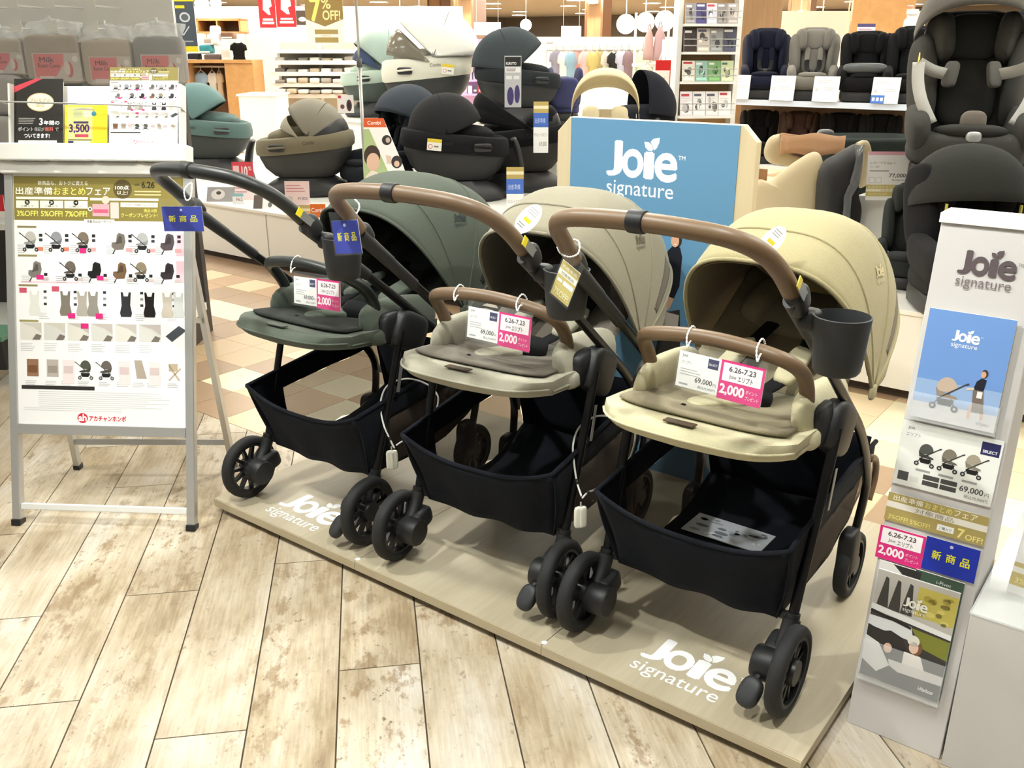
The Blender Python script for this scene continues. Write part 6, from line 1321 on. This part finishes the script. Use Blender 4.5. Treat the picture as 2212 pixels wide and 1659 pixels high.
# white shelf unit with folded linen
def P_ws(t, w, h, dz):
    for k in range(5): MB().box(0, w, h * (.2 * k), h * (.2 * k) + .05, -dz, 0).build('shelf', M_TRIMW, t)
    for x in (0, w * .5, w - .04): MB().box(x, x + .04, -1.0, h, -dz, -dz + .05).build('upright', M_TRIMW, t)
    MB().box(0, w, -1.0, h, -dz - .03, -dz).build('back', mat('shelf_back', (190, 184, 172), .7), t)
cam_box('linen_shelf', 'white shelf unit full of folded linen behind the 7% banner', 'shelf', (588, 98, 770, 212), 12, .5, P_ws)
lc = [(232, 230, 224), (206, 202, 196), (236, 234, 228), (150, 146, 140), (222, 218, 212), (196, 182, 160), (112, 106, 102), (170, 164, 156)]
for k in range(4):
    for j in range(7):
        d = 11.9; x0 = 592 + j * 25; yb = 212 - 22.8 * k - 9; hh = random.uniform(7, 12); t = thing('folded_linen', 'small stack of folded linen on the white shelf unit', 'linen', M=cam_panel(x0, yb, d, 0, 0), group='folded linen on the white shelf unit')
        MB().cush((pxw(11, d), pxw(hh / 2, d), -.16), (pxw(22, d), pxw(hh, d), .3), (0, 0, 0), .35, .35, 16, 8).build('stack', fabric('linen_%d_%d_%d' % lc[(k * 3 + j * 5) % 8], lc[(k * 3 + j * 5) % 8], .1), t, True)
# bright table with white goods left of the shelf
t = thing('display_counter', 'white display counter behind the teal infant seat', 'counter', M=cam_panel(520, 260, 10.6, 0, 0)); w = pxw(80, 10.6); MB().box(0, w, -.74, pxw(50, 10.6), -.6, 0).build('body', M_WALLW, t); MB().box(-.02, w + .02, pxw(50, 10.6), pxw(54, 10.6), -.62, .02).build('top', M_TRIMW, t)
# clothes rails in the middle background
def rail(label, x0, x1, y, depth):
    M = cam_panel(x0, y, depth, 0, 0); w = pxw(x1 - x0, depth); t = thing('clothes_rail', label, 'clothes rail', M=M)
    MB().tube([(0, 0, 0), (w, 0, 0)], .015, 8).build('bar', M_ALU, t, True)
    for x in (0, w): MB().tube([(x, 0, 0), (x, -M.translation.z, 0)], .015, 8).build('upright', M_ALU, t, True); MB().box(x - .02, x + .02, -M.translation.z, -M.translation.z + .04, -.3, .3).build('foot', M_ALU, t)
rail('front clothes rail with pastel children wear', 1180, 1425, 108, 10.2); rail('rear clothes rail with white garments', 1180, 1400, 92, 12.0)
pal = [('grey-violet', (150, 146, 160)), ('white', (232, 230, 228)), ('pale blue', (150, 186, 206)), ('coral pink', (232, 168, 160)), ('rose', (236, 190, 186)), ('mustard floral', (206, 190, 120)), ('ochre floral', (186, 170, 120)), ('ivory', (240, 236, 220)), ('black', (52, 50, 50)), ('pale lilac', (200, 200, 220)), ('mauve', (150, 124, 130)), ('mint green', (200, 220, 186)), ('sage', (214, 226, 200)), ('light grey', (190, 190, 190)), ('cream', (236, 230, 214))]
for i, (nm, c) in enumerate(pal):
    x0 = 1186 + i * 15.5; garment(nm + ' small garment on the front clothes rail', (x0, 112 + (i % 3) * 2, x0 + 30, 172 + (i * 7) % 18), 10.2 + .03 * (i % 4), c, 'garments on the front clothes rail', .5)
for i in range(9):
    x0 = 1190 + i * 23; garment('white garment on the rear clothes rail', (x0, 92, x0 + 34, 134), 12, (236, 234, 230), 'white garments on the rear clothes rail', .3)
for i, (x0, y0, x1, y1, c, lb) in enumerate([(1388, 66, 1412, 130, (206, 170, 164), 'dusty pink bag, left of the pair above the rail'), (1408, 62, 1438, 132, (196, 164, 166), 'dusty pink bag, right of the pair above the rail'), (1380, 142, 1412, 184, (214, 206, 190), 'cream cloth bag on the low rack beside the red bag')]):
    M = cam_panel(x0, y1, 9.4, 0, 0); w = pxw(x1 - x0, 9.4); h = pxw(y1 - y0, 9.4); t = thing('cloth_bag', lb, 'bag', M=M); ppoly(t, 'body', [(0, 0), (w, 0), (w * .85, h * .75), (w * .6, h), (w * .4, h), (w * .15, h * .75)], fabric('bag_%d' % c[0], c, .1), .05); MB().tube([(w * .35, h * .95, 0), (w * .5, h * 1.15, 0), (w * .65, h * .95, 0)], .008, 6, 3).build('strap', fabric('bag_%d' % c[0], c), t, True)
t = thing('goods_rack', 'white wire goods rack carrying the pink bags', 'rack', M=cam_panel(1375, 138, 9.6, 0, 0)); w = pxw(72, 9.6)
MB().box(0, w, -.03, 0, -.4, .05).build('shelf', M_TRIMW, t); MB().box(0, w, -.25, -.22, -.4, .3).build('shelf', M_TRIMW, t)
for x in (0, w): MB().tube([(x, .5, -.2), (x, -t.matrix_world.translation.z, -.2)], .014, 8).build('upright', M_TRIMW, t)
# red hanging pouch with a notice, pink and yellow cards, on a slim notice stand
pq = at(1432, 140, 8.65); ns_ = thing('notice_stand', 'slim white notice stand holding the red pouch and cards', 'stand', (pq.x, pq.y, 0), YAW); MB().tube([(0, 0, 0), (0, 0, pq.z + .22)], .016, 10).build('pole', M_TRIMW, ns_, True); MB().lathe([(0, 0), (.16, 0), (.16, .008), (.03, .02)], n=24).build('foot', M_TRIMW, ns_, True); MB().box(-.23, .06, -.012, .0, pq.z - .40, pq.z - .36).build('card_rail', M_TRIMW, ns_)
M = cam_panel(1413, 208, 8.63, -.02, 0); w = pxw(38, 8.6); h = pxw(74, 8.6); t = thing('red_pouch', 'red hanging document pouch with a white notice', 'pouch', M=M); MB().box(0, w, 0, h, -.01, 0).build('pouch', mat('red_vinyl', (204, 28, 36), .4), t, bevel=.004)
p = Ink(); p.rect(-w * .04, h * .06, w * .85, h * .66, (244, 244, 242)); grey_lines(p, w * .12, h * .5, w * .5, 2, h * .08, (150, 150, 170), 2, h * .02); p.build(t, 'notice', .002); MB().tube([(w * .2, h, 0), (w * .5, h * 1.5, -.02), (w * .8, h, 0)], .006, 6).build('string', M_TRIMW, t)
card('show_card', 'magenta show card behind the black stroller hood', (1383, 180, 1416, 206), 8.62, lambda p, w, h: (p.rect(0, 0, w, h, (214, 60, 140)), p.rect(w * .1, h * .5, w * .8, h * .1, (240, 200, 220), 2)), 'card')
card('show_card', 'yellow picture card clipped below the red pouch', (1413, 182, 1439, 228), 8.60, lambda p, w, h: (p.rect(0, 0, w, h, (236, 206, 130)), p.ell(w * .3, h * .7, w * .14, h * .09, (120, 100, 70), 2, 12), p.ell(w * .75, h * .72, w * .12, h * .08, (120, 100, 70), 2, 12), p.ell(w * .5, h * .3, w * .2, h * .1, (90, 80, 70), 2, 12)), 'card')
# purple gondola of small goods behind the white hood
def P_pg(t, w, h, dz):
    PM = mat('lilac_panel', (214, 180, 226), .5); MB().box(0, w, -1.2, h, -.05, 0).build('back_panel', PM, t)
    for k in range(4): MB().box(0, w, h * k * .25, h * k * .25 + .02, 0, .2).build('shelf', PM, t)
cam_box('lilac_gondola', 'lilac small-goods gondola behind the white-hooded seat', 'gondola', (997, 92, 1046, 205), 11, .2, P_pg)
for i in range(12):
    x0 = 1000 + (i % 4) * 11; yb = 203 - (i // 4) * 28; c = [(206, 190, 214), (240, 240, 244), (90, 80, 110), (206, 70, 80), (170, 150, 190), (230, 220, 236)][i % 6]; d = 10.85
    t = thing('boxed_item', 'small boxed item on the lilac gondola', 'box', M=cam_panel(x0, yb, d, 0, 0), group='small boxes on the lilac gondola'); MB().box(0, pxw(9, d), 0, pxw(17, d), -.08, 0).build('box', mat('bx_%d_%d' % (c[0], c[1]), c, .5), t, bevel=.004); MB().box(pxw(1.5, d), pxw(7.5, d), pxw(5, d), pxw(9, d), 0, .003).build('label', M_TRIMW, t)
# ---------------------------------------------------------------- magazine rack with wooden end column
d = 8.0; M = cam_panel(1456, 262, d, .12, 0)
mr = thing('magazine_rack', 'wooden magazine rack with wire fronts beside the wood column', 'magazine rack', M=M); w = pxw(128, d); f0 = -M.translation.z
MB().box(0, w, f0, pxw(330, d), -.12, -.09).build('back_panel', wood('rack_wood', (170, 136, 96), (196, 160, 116), 'Z', 4), mr); MB().box(-.02, .02, f0, pxw(330, d), -.12, .03).build('upright', M_TRIMW, mr); MB().box(w - .02, w + .02, f0, pxw(330, d), -.12, .03).build('upright', M_TRIMW, mr)
rows = [(66, 22), (121, 70), (180, 134), (250, 196)]
for y1, y0 in rows:
    yb = pxw(262 - y1, d); MB().box(.02, w - .02, yb - .02, yb, -.09, .1).build('shelf', M_TRIMW, mr)
    MB().tube([(.02, yb + .10, .1), (w - .02, yb + .10, .1)], .004, 6).build('wire', M_ALU, mr); MB().tube([(.02, yb + .05, .1), (w - .02, yb + .05, .1)], .004, 6).build('wire', M_ALU, mr)
cvs = [[(150, 146, 150), (70, 66, 120), (206, 206, 220), (140, 132, 128), (170, 162, 156)], [(50, 34, 30), (206, 196, 186), (150, 150, 150), (70, 72, 92)], [(226, 222, 210), (150, 190, 176), (120, 170, 110), (206, 216, 176)], [(236, 232, 236), (246, 246, 246), (240, 238, 238), (246, 244, 244)]]
nth = ['first', 'second', 'third', 'fourth', 'fifth']; rn = ['top', 'second', 'third', 'bottom']
for r_, (y1, y0) in enumerate(rows):
    n = len(cvs[r_]); yb = pxw(262 - y1, d); hh = pxw(y1 - y0 - 4, d); ww = (w - .06) / n
    for j, c in enumerate(cvs[r_]):
        Mm = M @ Matrix.Translation((.03 + j * ww, yb + .002, .07)) @ Matrix.Rotation(-.18, 4, 'X'); p = Ink(); q = ww * .96
        p.rect(0, 0, q, hh, c); p.rect(q * .08, hh * random.choice((.8, .84)), q * random.uniform(.4, .85), hh * .1, (240, 238, 236) if sum(c) < 560 else random.choice(((190, 60, 70), (90, 90, 110), (60, 110, 90))), 3); [p.ell(q * random.uniform(.25, .75), hh * random.uniform(.25, .65), q * random.uniform(.06, .22), hh * random.uniform(.06, .2), tuple(int(min(255, v * k_)) for v in c), 2 + .1 * e_, 12) for e_, k_ in enumerate(random.sample((.3, .45, .6, .8, 1.2), 5))]; p.rect(q * .1, hh * .06, q * .8, hh * .12, tuple(min(255, int(v * 1.25)) for v in c), 2)
        if r_ == 3: grey_lines(p, q * .1, hh * .7, q * .75, 5, hh * .1, (206, 204, 206), 3, hh * .02)
        sheet_thing('magazine', '%s magazine from the left on the %s shelf of the rack' % (nth[j], rn[r_]), Mm, q, hh, .008, p, 'magazine', 'magazines on the rack')
t = thing('wood_pillar', 'wood-clad pillar right of the magazine rack', 'pillar', at(1632, 130, 10.6).xy.to_3d(), YAW); MB().box(-.22, .24, -.06, .4, 0, 3.25).build('cladding', wood('pillar_wood', (150, 116, 80), (182, 146, 106), 'Z', 3), t); MB().box(-.235, -.22, -.075, .4, 0, 3.24).build('corner_trim', M_TRIMW, t)
# white wall imitating an overexposed glow, and oak panel, behind the seat shelf
a = at(1640, 110, 12.0); b = at(1990, 110, 12.0); W2 = struct(MB().box(0, (b - a).length, 0, .08, 0, 1.98).build('wall_glow', M_WALLW)); W2.location = (a.x, a.y, 0); W2.rotation_euler = (0, 0, YAW)
M = cam_panel(1830, 130, 10.6, 0, 0); t = thing('oak_panel', 'warm oak display panel behind the black child seats', 'panel', M=M); w = pxw(132, 10.6); MB().box(0, w, -M.translation.z, 1.6, -.06, 0).build('board', WL, t); MB().box(-.01, w + .01, 1.6, 1.64, -.07, .01).build('cap', M_TRIMW, t)
MB().tube([(.12, 1.6, .01), (.08, 1.0, .012), (-.02, .8, .012), (-.05, .5, .012), (-.04, .2, .012)], .008, 6, 4).build('cable', mat('cream_cable', (236, 220, 180), .5), t, True)
card('notice', 'small white notice standing above the shield child seat', (1850, 53, 1889, 83), 10.0, lambda p, w, h: (p.rect(0, 0, w, h, (244, 224, 232)), p.rect(0, h * .78, w, h * .22, (70, 60, 110), 2), grey_lines(p, w * .08, h * .6, w * .8, 3, h * .18, (190, 90, 110), 2, h * .06)), 'notice')
t = thing('spray_bottle', 'white pump bottle beside the grey seat hood', 'bottle', at(1965, 75, 9.8)); MB().lathe([(0, 0), (.07, 0), (.075, .02), (.075, .14), (.05, .17), (.05, .2), (.06, .2), (.06, .25), (0, .25)], n=20).build('bottle', M_TRIMW, t, True, auto=.7); MB().tube([(0, 0, .25), (0, 0, .28), (-.06, 0, .28)], .012, 8).build('pump', mat('pump_red', (220, 150, 140), .5), t)
t2 = thing('wall_ledge', 'white ledge behind the child seat shelf', 'ledge', M=cam_panel(1830, 85, 10.2, 0, 0)); MB().box(0, pxw(170, 10.2), -1.45, 0, -.3, 0).build('body', M_WALLW, t2); MB().box(-.02, pxw(172, 10.2), 0, .03, -.32, .02).build('top', M_TRIMW, t2)
